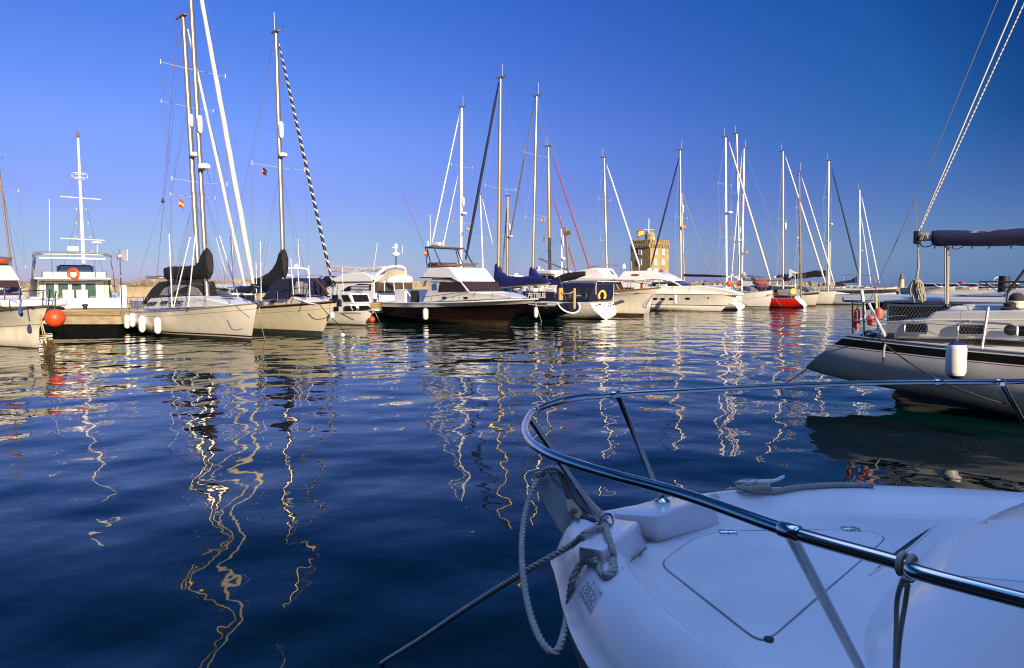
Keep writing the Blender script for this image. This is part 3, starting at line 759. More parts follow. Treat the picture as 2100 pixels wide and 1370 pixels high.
def B3():   # second tall rig, hull across the pontoon
    L = 13; o = at_y(408, 600, 41.0); b = Boat('sailing_boat', 'sailing boat behind, its cream furled jib beside the tallest mast', 'sailing boat', (o.x - U[0] * 7.4, o.y - U[1] * 7.4), U, 'sailing boats moored along the pontoon')
    hull(b, L, 3.9, 1.2, 1.5, mats=[white], rail=steel)
    c, f = house(b, 'cabin', b.xz([(340, 600), (350, 586), (420, 582), (470, 592), (490, 602)], 1.2), 1.3, white2, nose=.5)
    panel(b, 'window', b.xz([(430, 589), (462, 593), (460, 597), (430, 594)], 1.2), f, glass, c)
    rig(b, (409, 590), (376, 33), alu, .16, spr=(218, 403), sw=1.5, wr=.009, radar=((317, 1, .27),), capsule=((247, 1),), whip=False)
    furl(b, (385, 60), (503, 590), .09, sailc)
    MB().box(b.T + Vector((-.6, 0, .1)), (.9, .08, .12)).build('mast_crane', dmast, b.mast)
    cover(b, 'boom_cover', [(345, 560, 345, 576), (380, 556, 380, 578), (404, 548, 404, 578)], navy, .2)
    d, fd = house(b, 'sprayhood', b.xz([(470, 600), (480, 588), (515, 586), (525, 600)], 1.4), 1.4, navy, bevel=.1)
bB3 = B3()

# ------------------------------------------------------------------ left edge cruiser
def B0():
    u = (0.80, -0.60); L = 11; b = Boat('motor_cruiser', 'white flybridge cruiser with dark windows cut off at the left edge', 'motor cruiser', bow_o(80, 715, u, L), u)
    hm = hullmat('hull_white_brown_boot', [(-1, (.03, .02, .015)), (.03, CRM)], var=.2)
    q = b.loc(98, 628); fb = q.z
    hull(b, L, 4.0, 1.15, fb, stem=[(-.5, -.9), (0, 0), (.7, .12), (fb, q.x - L)], plan=(.9, .45, 2.6), shape='chine', mats=[hm, mat('strake_grey', (.25, .23, .2), .5)], depths=(.10, .62, .65), dmi=(0, 0, 1), rail=mat('rub_dark', (.08, .07, .06), .5), railr=.045)
    c, f = house(b, 'cabin', b.xz([(-320, 612), (-320, 575), (48, 575, -1.3), (58, 607, -1.3), (66, 614, -1.2)], 1.5), 1.6, white, tum=.1, nose=.5)
    panel(b, 'window', b.xz([(-250, 604), (-250, 578), (46, 577, -1.3), (54, 605, -1.3)], 1.5), f, maroon, c)
    front(b, 'window', *b.xz([(57.5, 606, -1.3), (48.5, 577, -1.3)], 1.5), f, maroon, c, -.97, .97)
    lx = b.xz([(53, 592, -1.3)])[0]; text_mesh('lettering', 'marinas', .22, Matrix(((0, 0, 1, lx[0] + .05), (1, 0, 0, .35), (0, 1, 0, lx[1]), (0, 0, 0, 1))), lettw, c)
    fl, ff = house(b, 'flybridge', b.xz([(-330, 575), (-300, 540), (21, 540, -1.1), (51, 575, -1.3)], 1.4), 1.55, white, tum=.2, nose=.4)
    MB().prism(b.xz([(-20, 541, -.9), (-20, 524, -.9), (20, 528, -.9), (15, 541, -.9)], 1.1), lambda x, z: -1.0, lambda x, z: 1.0).build('windscreen', mat('smoked_screen', (.12, .09, .07), .2), fl)
    MB().box((b.loc(50, 618).x, 0, 1.58), (2.2, 2.0, .25)).build('foredeck', white2, b.root, bevel=.1)
    rails(b, 6.0, 10.2, .5, 1.3, r=.016, inset=.12)
    MB().lathe([(.16, 0), (.12, .06)], b.nloc(44, 640, 1.0), (0, -1, 0), n=12).build('hawse', steel, b.root)
    for x in (10, 40): 
        p = b.nloc(x, 616, 1.2); MB().tube([p, p + Vector((0, 0, .35)), p + Vector((.5, 0, .4))], .02, 6).build('grab_rail', steel, b.root)
    return b
def b_mtx(b, p, f=None, sgn=None):
    """matrix placing flat text on the side that faces the water"""
    s_ = sgn or b.near
    x = Vector((1, 0, 0)) if s_ < 0 else Vector((-1, 0, 0)); z = Vector((0, 0, 1)); n = x.cross(z)
    y = s_ * (f(p.x, p.z) + .02) if f else p.y
    return Matrix(((x.x, z.x, n.x, p.x), (x.y, z.y, n.y, y), (x.z, z.z, n.z, p.z), (0, 0, 0, 1)))
bB0 = B0()
lb = empty('lifebuoy', bB0.world(bB0.loc(2, 535, -.5) + Vector((-.25, 0, 0)))); tag(lb, 'orange lifebuoy lying on the flybridge of the left edge cruiser', 'lifebuoy')
MB().tube([(.20 * math.cos(a * math.pi / 10), .20 * math.sin(a * math.pi / 10), 0) for a in range(20)], .075, 8, closed=True).build('ring', orange, lb)
buoyball('big round orange buoy hanging off the cruiser bow at left', 113, 652, 22.6, .30, orange, 'ball_fender', 'buoy')
rope('yellow bow line running down from the left edge cruiser', [bB0.world(bB0.loc(82, 629)), bB0.world(bB0.loc(88, 670, -.2)), at_z(103, 716, .1), at_z(106, 728, -.15)], .022, ropey)
rope('second yellow bow line hanging steeply beside the cruiser stem', [bB0.world(bB0.loc(76, 630)), bB0.world(bB0.loc(87, 680, -.2)), at_z(92, 722, -.1)], .014, ropey)
g = MB()
for i in range(60):
    a = random.uniform(0, 6.3); p = at_z(102, 728, .0) + Vector((random.uniform(-.12, .12), random.uniform(-.12, .12), 0)); g.tube([p, p + Vector((math.cos(a) * .12, math.sin(a) * .12, random.uniform(.1, .55)))], .012, 4)
tag(g.build('weed', mat('weed_brown', (.06, .035, .012), .9)), 'brown weed tangled on the yellow bow lines at left', 'seaweed')

def smallrig():
    b = Boat('sailing_boat', 'leaning slim mast with stays standing behind the left edge cruiser', 'sailing boat', at_y(-60, 620, 40).xy, (.9, -.44), 'sailing boats moored along the pontoon')
    hull(b, 9, 3, 1, 1.3, mats=[white], rail=steel)
    rig(b, (26, 575), (-4, 330), dmast, .06, spr=(389, 549), sw=.9, wr=.008, whip=False)
    b.bar('forestay', [b.loc(-4, 335), b.loc(38, 575)], .02, dmast)
smallrig()

# ------------------------------------------------------------------ trawler
def trawler():
    p = at_y(152, 650, 34.4); b = Boat('trawler_yacht', 'white trawler with sun canopy frame and tall mast behind the short pontoon', 'trawler', (p.x, p.y), (-.50, .866))
    S = lambda px, py, d=0.0: b.inv(EYE + ray(px, py) * ((p - EYE + b.u * d).dot(b.u) / ray(px, py).dot(b.u)))
    z = lambda py: at_y(150, py, p.y).z
    hull(b, 11.5, 4.5, 1.55, 2.2, plan=(.95, .4, 2.6), shape='chine', mats=[white], rail=mat('rub_grey', (.4, .38, .33), .5), railr=.05)
    # aft bulwark, cabin back wall with four windows, cabin
    MB().box((.12, 0, z(628)), (.2, 4.3, .40)).build('bulwark', white, b.root, bevel=.04)
    x0 = 1.9
    cw = 115 * p.y / F * 1.1
    c = MB().box((x0 + 1.3, 0, (z(575) + 1.2) / 2), (2.6, cw, z(575) - 1.2)).build('cabin', mat('cabin_cream', (.70, .64, .50), .35, var=.15), b.root, bevel=.05)
    zz0, zz1 = z(617), z(580)
    for y0, y1 in ((1.30, .86), (.76, .26), (.16, -.34), (-.44, -.98)):
        w_ = MB().box((x0 - .02, (y0 + y1) / 2, (zz0 + zz1) / 2), (.06, y0 - y1, zz1 - zz0)).build('window', mat('curtain_glass', (.07, .13, .115), .1, var=.5, vscale=9, stretch=(1, 6, .3)), c)
        fr = MB()
        for yy in (y0, y1): fr.box((x0 - .05, yy, (zz0 + zz1) / 2), (.05, .06, zz1 - zz0 + .06))
        for q in (zz0, zz1): fr.box((x0 - .05, (y0 + y1) / 2, q), (.05, abs(y0 - y1), .06))
        fr.build('window_frame', white, w_)
    MB().box((x0 + .9, 0, z(571)), (3.8, cw + .25, .10)).build('roof', mat('cabin_cream', (.70, .64, .50), .35), b.root, bevel=.04)
    MB().box((x0 + .9, 0, z(563)), (.12, cw - .2, .34)).build('flybridge_coaming', cream, b.root, bevel=.03)
    for k, y in enumerate((.95, .35)): MB().box((x0 - .9, -y + .6, z(608)), (.08, .5, .66)).build('deck_chair_back', white2, b.root, bevel=.03)
    MB().tube([(.15, 1.7, z(613)), (.15, .55, z(613)), (.15, .55, z(622))], .03, 6).tube([(.15, 1.7, z(613)), (.15, 1.7, z(622))], .03, 6).build('stern_rail', teak, b.root)
    # hand rails, raft canister and small gear on the cabin top
    for s_ in (-1, 1):
        MB().tube([(x0 + .2, s_ * cw * .46, z(571)), (x0 + .2, s_ * cw * .46, z(553)), (x0 + 2.4, s_ * cw * .46, z(553)), (x0 + 2.4, s_ * cw * .46, z(571))], .018, 6).build('roof_rail', steel, b.root)
    MB().lathe([(.02, -.42), (.20, -.40), (.21, 0), (.20, .40), (.02, .42)], (x0 + .55, -1.0, z(566)), (0, 1, 0), n=14).build('raft_canister', white2, b.root)
    MB().box((x0 - 1.0, 1.5, z(618)), (.5, .7, .45)).build('deck_box', white2, b.root, bevel=.04)
    for yy in (1.36, -1.36): MB().tube([(x0 - .05, yy, z(617)), (x0 - .05, yy, z(577))], .02, 5).build('drain_pipe', mat('pipe_grey', (.35, .33, .3), .5), b.root)
    MB().tube([(x0 - .03, cw * .5, z(600)), (x0 - .03, -cw * .5, z(600))], .012, 5).build('hand_rail', steel, b.root)
    # side screens
    for y in (1.72, -1.6):
        MB().slab([(x0 + .5, y, z(610)), (x0 - 1.2, y * 1.12, z(606)), (x0 - 1.0, y * 1.05, z(572)), (x0 + .5, y * .95, z(570))], .03).build('side_screen', clear, b.root)
    # canopy frame: hoops and the folded white awning
    hw = 66 * p.y / F
    for x, dz in ((x0 - .6, 0), (x0 - .05, -.05), (x0 + .5, -.08)):
        yy = [hw + .22, hw + .08, hw - .22, -hw + .22, -hw - .08, -hw - .22]; zs_ = [z(600), z(535), z(516) + dz, z(516) + dz, z(535), z(600)]
        MB().tube(curve([(x, a, q) for a, q in zip(yy, zs_)], 4), .022, 6).build('canopy_hoop', steel, b.root)
    MB().box((x0, 0, z(528)), (.9, hw * 1.8, .10)).box((x0 + .2, 0, z(519)), (.5, hw * 1.7, .05)).build('folded_awning', cream, b.root, bevel=.03)
    for yy in (.95, -.95): MB().tube([(x0 - .2, yy, z(530)), (x0 - .2, yy, z(568))], .02, 5).build('canopy_post', steel, b.root)
    for s_ in (1, -1):
        l = MB()
        for q in range(7): l.tube([(x0 - .6, s_ * (hw + .2 - q * .02), z(590 - q * 8)), (x0 - .05, s_ * (hw + .2 - q * .02), z(590 - q * 8))], .014, 5)
        l.build('ladder', steel, b.root)
    sc_ = MB().prism([(x0 + 1.2, z(563)), (x0 + 1.5, z(542)), (x0 + 1.55, z(542)), (x0 + 1.3, z(563))], lambda x, z: -.85, lambda x, z: .85).build('windscreen', mat('green_glass', (.03, .07, .06), .05), b.root)
    MB().tube([(x0 + 1.2, .85, z(563)), (x0 + 1.5, .7, z(541)), (x0 + 1.5, -.7, z(541)), (x0 + 1.2, -.85, z(563))], .03, 6).build('screen_frame', rubber, sc_)
    # mast
    m0 = S(173, 570, 4); m1 = S(160, 283, 4)
    mo = MB().tube([m0, m1], [.11, .06], 10).build('mast', wmast, b.root)
    MB().lathe([(.05, 0), (.09, .1), (.05, .35)], m1, n=8).build('mast_light', dmast, mo)
    for py, hwid in ((404, 35), (489, 38)):
        q = m0.lerp(m1, (py - 570) / (283 - 570)); y = hwid * (p.y + 4) / F
        MB().tube([q + Vector((0, y, 0)), q - Vector((0, y, 0.05))], .022, 6).build('yard', wmast, mo)
    q = m0.lerp(m1, (360 - 570) / (283 - 570)); r = .36
    rg = MB()
    for dz in (-.12, .12): rg.tube([q + Vector((r * math.cos(a * math.pi / 8), r * math.sin(a * math.pi / 8), dz)) for a in range(16)], .018, 5, closed=True)
    for a in range(0, 16, 4): rg.tube([q + Vector((r * math.cos(a * math.pi / 8), r * math.sin(a * math.pi / 8), -.12)), q + Vector((r * math.cos(a * math.pi / 8), r * math.sin(a * math.pi / 8), .12))], .014, 5)
    rg.build('antenna_ring', wmast, mo)
    for y, x in ((.35, 1), (-.6, 1), (.1, 1)): MB().tube([m1.lerp(m0, .45 if y > 0 else .3), (x0 + 2.5, y * 2.2, z(570))], .008, 4).build('shroud', wire, b.root)
    for i in range(9):
        fl = MB(); q = m0.lerp(m1, .15 + i * .05) + Vector((0, -.15 - .03 * (9 - i), 0)); fl.add([q, q + Vector((0, -.07, -.01)), q + Vector((0, -.03, -.10))], [(0, 1, 2)], i % 2); fl.build('pennant', [redp, yelp], b.root)
        fl = MB(); q = m0.lerp(m1, .15 + i * .05) + Vector((0, .15 + .02 * (9 - i), 0)); fl.add([q, q + Vector((0, .07, -.01)), q + Vector((0, .03, -.10))], [(0, 1, 2)], i % 2); fl.build('pennant', [redp, yelp], b.root)
    a0 = S(102, 516, 1); MB().tube([a0, S(101, 408, 1)], .014, 5).build('antenna', wmast, b.root)
    a0 = S(150, 510, 1.5); MB().box(a0, (.3, .5, .25)).build('radar_scanner', white, b.root, bevel=.05)
    a0 = S(199, 500, 1.5); MB().lathe([(.02, -.6), (.02, 0), (.25, .02), (.25, .1), (.02, .16)], a0, n=12).build('satellite_dome', white, b.root)
    lb = empty('lifebuoy', b.world(S(153, 562, 1.0))); tag(lb, 'orange lifebuoy on the canopy rail of the white trawler', 'lifebuoy')
    MB().tube([(.25 * math.cos(a * math.pi / 10), -.1, .25 * math.sin(a * math.pi / 10)) for a in range(20)], .075, 8, closed=True).build('ring', orange, lb)
    d = MB(); d.prism([(x0 - 2.0, z(632)), (x0 - 2.0, z(600)), (x0 - 1.4, z(585)), (x0 - 1.2, z(632))], lambda x, q: -2.35, lambda x, q: -2.05)
    d.build('side_board', white, b.root)
trawler()

# ------------------------------------------------------------------ small white fishing boat
def smallboat():
    L = 5.6; b = Boat('cabin_boat', 'small white two-tier cabin boat between the sloops and the dark cruiser', 'cabin boat', bow_o(754, 668, U, L), U)
    q = b.loc(764, 638); hm = hullmat('hull_white_brown', [(-1, (.08, .05, .02)), (.05, (.80, .77, .70))])
    hull(b, L, 2.2, .75, q.z, fm=.70, stem=[(-.5, -.5), (0, 0), (q.z, q.x - L)], mats=[hm], rail=white, kd=-.3)
    c, f = house(b, 'cabin', b.xz([(672, 641), (672, 618), (720, 621), (732, 624, .2), (740, 637, .1)], .8), .80, white, tum=.1, nose=.25)
    for pts in ([(684, 629), (692, 629), (694, 638), (684, 639)], [(704, 628), (719, 627), (722, 637), (705, 639)], [(724, 627), (734, 627), (738, 636), (725, 637)]): panel(b, 'window', b.xz(pts, .8), f, glass, c)
    w_, fw_ = house(b, 'wheelhouse', b.xz([(676, 623), (676, 602), (714, 602), (721, 622)], .7), .72, white, tum=.08, nose=.1)
    panel(b, 'window', b.xz([(700, 605), (711, 605), (718, 618), (706, 618)], .7), fw_, glass, w_); panel(b, 'window', b.xz([(681, 605), (692, 605), (694, 618), (681, 618)], .7), fw_, glass, w_)
    front(b, 'window', *b.xz([(720, 620), (715, 605)], .7), fw_, glass, w_, -.8, .8)
    p = b.loc(760, 637); MB().box(p + Vector((.05, 0, .03)), (1.1, .35, .06)).build('bowsprit_platform', white, b.root, bevel=.02)
    b.bar('antenna', [b.loc(704, 602), b.loc(702, 548)], .015, wmast)
    b.bar('pole', [b.loc(721, 618), b.loc(746, 597)], .02, wmast)
    b.bar('hand_rail', [b.nloc(690, 643, .8), b.nloc(740, 643, .7)], .015, lettd)
    return b
bS = smallboat()
buoyball('small orange float hanging under the bow of the little cabin boat', 763, 655, bS.world(bS.loc(763, 655)).y - .1, .17, orange, 'ball_fender', 'buoy')
rope('thin line stretched from the little cabin boat bow to the water', [bS.world(bS.loc(769, 639)), bS.world(bS.loc(775, 653)), at_z(782, 668, -.1)], .016, ropem)

# ------------------------------------------------------------------ aft-cabin yacht with arch, stern to us
def B6():
    u = V; p = at_y(800, 640, 49.5); b = Boat('motor_yacht', 'white flybridge yacht with curved arch and four stern windows catching the sun', 'motor yacht', (p.x, p.y), (-.80, .60))
    hull(b, 12, 4.2, 1.4, 1.8, mats=[white], shape='chine', plan=(.94, .4, 2.4), rail=rubber, railr=.04)
    # local x runs away from us; near side is port
    P = lambda pts, d=1.9: b.xz(pts, d)
    c, f = house(b, 'cabin', P([(769, 622), (766, 576), (690, 578), (640, 606), (640, 622)]), 2.0, white, tum=.12, nose=0, bevel=.05)
    panel(b, 'window', P([(698, 598), (712, 588), (735, 582), (760, 583), (760, 596)]), f, glass, c)
    for k in range(4): panel(b, 'window_slat', P([(722, 585.5 + k * 3), (755, 585 + k * 3), (757, 586.3 + k * 3), (718, 587 + k * 3)]), f, white, c, off=.03)
    xb_, zb_ = P([(769, 622)])[0]; xt, zt = P([(766, 576)])[0]
    ww = [(-1.85, -1.0), (-.9, -.05), (.05, .9), (1.0, 1.85)]
    for y0, y1 in ww:
        lo = lerp(zb_, zt, .46); hi = lerp(zb_, zt, .94); xl = lerp(xb_, xt, .46) - .03; xh = lerp(xb_, xt, .94) - .03
        MB().slab([(xl, y0, lo), (xl, y1, lo), (xh, y1 * .97, hi), (xh, y0 * .97, hi)], .03).build('aft_window', mat('vinyl_brown', (.10, .075, .05), .15, var=.5, vscale=3), c)
    fd, ff = house(b, 'flybridge', P([(766, 577), (764, 566), (745, 558), (705, 562), (678, 572), (690, 579)]), 2.0, white, tum=.05, bevel=.06)
    pts = [b.loc(767, 574, 1.95), b.loc(775, 562, 1.75), b.loc(792, 550, 1.0), b.loc(812, 546, -.3), b.loc(826, 548, -1.3), b.loc(831, 556, -1.85), b.loc(830, 574, -1.95)]
    MB().tube(curve(pts, 4), .11, 8).build('arch', white, b.root)
    MB().slab([b.loc(772, 577, 1.8), b.loc(829, 577, -1.85), b.loc(829, 556, -1.7), b.loc(812, 552, -.3), b.loc(795, 556, .9), b.loc(784, 566, 1.3)], .04).build('aft_screen', mat('screen_cream', (.62, .54, .38), .6, var=.2), b.root)
    q = b.loc(805, 549); MB().box((q.x + .5, -.3, q.z + .02), (.9, 2.2, .10)).build('arch_top', white, b.root, bevel=.04)
    MB().prism(P([(693, 546), (706, 544), (764, 550), (752, 562), (708, 557)], .2), lambda x, z: -1.6, lambda x, z: 1.6).build('awning', mat('awning_pale', (.55, .55, .58), .8, var=.2), b.root, bevel=.04)
    MB().tube([b.loc(725, 564, 1.5), b.loc(757, 552, 1.5)], .04, 6).build('awning_strut', steel, b.root)
    rp = b.loc(812, 544); rm = MB().tube([rp, rp + Vector((0, 0, .75))], .06, 6).build('radar_mast', steel, b.root)
    MB().lathe([(.2, -.1), (.3, 0), (.3, .12), (.15, .2)], rp + Vector((0, 0, .75)), n=14).build('radar_dome', white, rm)
    MB().tube([rp + Vector((0, 0, .9)), rp + Vector((0, 0, 1.5))], .05, 6).box(rp + Vector((0, .1, 1.25)), (.1, .5, .08)).box(rp + Vector((0, 0, 1.4)), (.12, .2, .25)).build('light_mast', wmast, rm)
    for (a, e) in (((766, 553), (774, 498)), ((825, 520), (826, 503))): b.bar('antenna', [b.loc(*a, 1), b.loc(*e, 1)], .018, wmast)
    MB().prism(P([(655, 580), (668, 566), (690, 568), (694, 580), (690, 590), (660, 592)], 1.5), lambda x, z: -1.6, lambda x, z: 1.6).build('bow_cover', black, b.root, bevel=.08)
B6()

# ------------------------------------------------------------------ dark cruiser
def B7():
    L = 9.2; b = Boat('sport_fisher', 'black hulled flybridge sport cruiser with maroon window covers and white rail', 'motor cruiser', bow_o(1040, 667, U, L), U)
    q = b.loc(1103, 613); dk = (.015, .006, .007)
    hm = hullmat('hull_black', [(-1, (.01, .02, .03)), (.03, dk)], rough=.15, var=.3)
    hull(b, L, 3.9, 1.12, q.z, fm=1.18, stem=[(-.5, -1.2), (0, 0), (q.z * .6, .9), (q.z, q.x - L)], stern=[(-.5, .3), (0, .1), (.9, -.05), (1.12, .25)], plan=(.93, .42, 2.5), shape='chine', mats=[hm, white], depths=(.05, .25), dmi=(1, 1, 0), deckmat=white2, rail=white, railr=.035)
    c, f = house(b, 'cabin', b.xz([(868, 620), (884, 568), (942, 576), (962, 599), (1045, 603, 0), (1072, 611, 0)], 1.45), 1.5, white, tum=.10, nose=1.0, bevel=.04, nx=.5)
    panel(b, 'window', b.xz([(900.5, 579), (942, 578), (957, 598), (898.5, 599)], 1.45), f, maroon, c)
    panel(b, 'window', b.xz([(884, 583), (893, 580), (896, 595), (886, 596)], 1.45), f, mat('window_blue', (.05, .10, .25), .2), c)
    front(b, 'windscreen', *b.xz([(961.5, 598), (944, 577.5)], 1.45), f, maroon, c, -.97, .97)
    for x in (910, 953): panel(b, 'port_light', b.xz([(x - 4, 609), (x + 4, 609), (x + 4, 614), (x - 3, 614)], 1.5), f, glass, c)
    fl, ff = house(b, 'flybridge', b.xz([(865, 569), (870, 559), (880, 549), (919, 548), (940, 576), (938, 578), (925, 571)], 1.5), 1.55, white, tum=.10, nose=.1, bevel=.04)
    b.bar('overhang_trim', [b.nloc(861, 569.5, 1.6), b.nloc(926, 570, 1.6)], .03, rubber)
    MB().tube(curve([b.nloc(890, 547, 1.3), b.nloc(914, 545, 1.3), b.nloc(924, 544, 1.0), b.nloc(974, 543, -1.0), b.nloc(968, 543, -1.3), b.nloc(945, 543, -1.3)], 5), .16, 8, flat=.15).build('windscreen_fly', mat('smoked_brown', (.25, .16, .10), .3), fl)
    MB().box(b.loc(908, 544, 0), (1.0, 1.6, .30)).build('fly_seat', mat('seat_brown', (.12, .035, .02), .7, var=.4), fl, bevel=.1)
    for s_ in (-1, 1):
        pts = [b.nloc(876, 550, 1.3), b.nloc(872, 507, 1.2)]; pt2 = [b.nloc(906, 546, 1.3), b.nloc(890, 509, 1.2)]; p3 = [b.nloc(885, 549, 1.3), b.nloc(876, 510, 1.2)]
        for pp in (pts, pt2, p3): MB().tube([Vector((v.x, s_ * abs(v.y), v.z)) for v in pp], .035, 6).build('frame_leg', steel, fl)
    MB().box((b.nloc(881, 507, 1.2).x, 0, b.nloc(881, 507, 1.2).z), (.75, 2.5, .10)).build('canopy_bar', mat('bimini_brown', (.08, .05, .04), .8), fl, bevel=.04)
    MB().box(b.loc(898, 501), (.7, .5, .22)).build('radar_scanner', white, fl, bevel=.06)
    for x in (878, 909): b.bar('antenna', [b.loc(x, 505), b.loc(x, 494)], .05, white, fl)
    b.bar('antenna', [b.loc(883, 507), b.loc(882, 440)], .016, wmast, fl)
    b.bar('fishing_rod', [b.nloc(871, 508, 1.3), b.nloc(826, 396, 1.3)], .016, dmast)
    MB().box(b.loc(851, 608, .3), (1.1, 2.4, .9)).build('cockpit_locker', white, b.root, bevel=.05)
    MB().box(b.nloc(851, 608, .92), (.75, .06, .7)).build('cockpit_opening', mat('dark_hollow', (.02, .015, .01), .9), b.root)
    # stainless bow rail
    for s_ in (-1, 1):
        xs_ = [b.nloc(x, 615, 1.7).x for x in (868, 890, 915, 942, 968, 995, 1020, 1045)]
        hgt = [.35, .4, .45, .55, .62, .62, .62, .62]
        top = [Vector((x, s_ * max(.12, b.hbx(x) - .12), b.zsx(x) + h)) for x, h in zip(xs_, hgt)]
        MB().tube(top + [Vector((b.xb + .1, s_ * .1, b.zsx(b.xb) + .6))], .016, 6).build('bow_rail', steel, b.root)
        for t_ in top: MB().tube([t_, t_ + Vector((-.18, 0, -(t_.z - b.zsx(t_.x))))], .012, 5).build('stanchion', steel, b.root)
    return b
bD = B7()
pt = bD.world(bD.nloc(872, 640, 2.15)); fender('white fender hanging against the black hull of the sport cruiser', (872.5, 632), (872.5, 656), pt.y, r=.16, lan=(877, 612))
flag('small yellow flag on the canopy frame of the black hulled cruiser', bD.world(bD.nloc(871, 518, 1.3)), .2, .35, 2, ang=.2)

# ------------------------------------------------------------------ dark blue yacht with counter stern
def B8():
    p = at_z(1150, 656, 0); b = Boat('sailing_boat', 'dark blue sailing boat with white ringed heart stern, gold mast and lettered cloth', 'sailing boat', p.xy, V, 'sailing boats moored along the pontoon')
    d0 = (.009, .007, .012); hm = hullmat('hull_midnight', [(-1, (.02, .02, .02)), (.03, (.62, .48, .18)), (.08, d0)], rough=.15, var=.3)
    tl = b.loc(1175, 643); tt = b.loc(1166, 622)
    hull(b, 11, 3.3, tt.z, 1.5, fm=1.12, stern=[(-.5, 2.5), (0, .7), (tl.z, tl.x), (tt.z, tt.x + .05)], keel=[(0, tl.z + .02), (.08, .2), (.16, -.1), (.3, -.5), (1, -.2)], plan=(.62, .45, 2.0), mats=[hm, mat('rail_white', (.75, .70, .62), .5)], depths=(.09,), dmi=(1, 0), transom=mat('transom_navy', (.014, .012, .022), .3), rail=mat('cap_wood', (.55, .42, .30), .5), railr=.035)
    # white ring round the transom
    MB().tube([Vector((q.x - .03, q.y, q.z)) for q in ring_of(b)], .05, 6).build('transom_ring', white, b.root)
    b.bar('cove_line', [b.nloc(1093, 627, 1.62), b.nloc(1138, 627.5, 1.5)], .02, white)
    rp = b.loc(1141, 654); MB().box(rp + Vector((0, 0, .1)), (.35, .12, 1.1)).build('rudder', rubber, b.root)
    cl = MB(); P = [b.nloc(1072, 597, 1.6), b.nloc(1137, 599, 1.45), b.nloc(1137, 618, 1.45), b.nloc(1072, 618, 1.6)]
    cl.slab(P, .03); co = cl.build('lettered_cloth', navy, b.root)
    c = (P[0] + P[1] + P[2] + P[3]) / 4 + Vector((0, .12, 0)); c.z = b.nloc(1102, 606.5, 1.55).z; c.x = b.nloc(1102, 606.5, 1.6).x
    xd = (P[1] - P[0]); xd.z = 0; xd.normalize(); zd = Vector((0, 0, 1)); nd = xd.cross(zd)
    c = c + nd * .0; cc = P[0] + (P[1] - P[0]) * ((1102 - 1072) / 65.0); cc.z = c.z; cc = cc + nd * .05
    text_mesh('lettering', 'PETRUS', .44, Matrix(((xd.x, zd.x, nd.x, cc.x), (xd.y, zd.y, nd.y, cc.y), (xd.z, zd.z, nd.z, cc.z), (0, 0, 0, 1))), lettw, co, bold=.018, sx=.95)
    rig(b, (1022, 612), (1027, 160), gold, .14, spr=(384,), sw=1.5, wr=.008, whip=True)
    furl(b, (1023, 168), (955, 532), .10, sailn)
    cover(b, 'boom_cover', [(1016, 541, 1014, 588), (1022, 539, 1024, 588), (1030, 556, 1030, 589), (1042, 566, 1042, 588), (1060, 568, 1060, 587), (1085, 566, 1085, 584), (1108, 568, 1108, 583), (1124, 571, 1124, 582)], blue, .18)
    b.bar('boom', [b.loc(1020, 590), b.loc(1128, 581)], .07, gold, n=8)
    house(b, 'cabin', b.xz([(985, 618), (990, 606), (1070, 604), (1078, 617)], 1.0), 1.0, white2)
    MB().box(b.nloc(1178, 612, .5) , (.10, .10, 1.25)).build('stern_post', mat('varnish_pale', (.62, .42, .18), .4), b.root)
    MB().box(b.nloc(1150, 603, .9), (.07, .35, .75)).build('oar_blade', mat('varnish', (.50, .30, .08), .4), b.root)
    b.bar('stern_line', curve([b.nloc(1143, 596, 1.0), b.nloc(1155, 601, .9), b.nloc(1166, 602, .8), b.nloc(1178, 597, .5)], 5), .03, ropem)
    b.bar('boom_crutch', [b.loc(1123, 573), b.loc(1122, 604)], .04, cream)
    cl_ = MB()
    for k in range(9):
        q = b.loc(1060 + k * 9 + random.uniform(-2, 2), 596 + random.uniform(-4, 2), random.uniform(-.4, .8)); cl_.box(q, (random.uniform(.25, .6), random.uniform(.2, .5), random.uniform(.15, .4)))
    cl_.build('deck_gear', [cream], b.root, bevel=.04)
    return b
def ring_of(b):
    s0 = b.sheer[0]; h = [o for o in b.root.children if o.name.startswith('hull')][0]
    nr = len([v for v in h.data.vertices]) // 30
    return [Vector(h.data.vertices[i].co) for i in range(nr)]
bE = B8()
pt = bE.world(bE.nloc(1098, 640, 1.8)); fender('slim cream fender hanging on the dark blue yacht', (1099, 630), (1099, 652), pt.y, r=.13, lan=(1098, 620))
rope('tan line falling from the dark blue yacht to the water', [bE.world(bE.nloc(1099, 622, 1.7)), bE.world(bE.nloc(1106, 646, 1.75)), at_z(1112, 664, -.1)], .02, ropey)

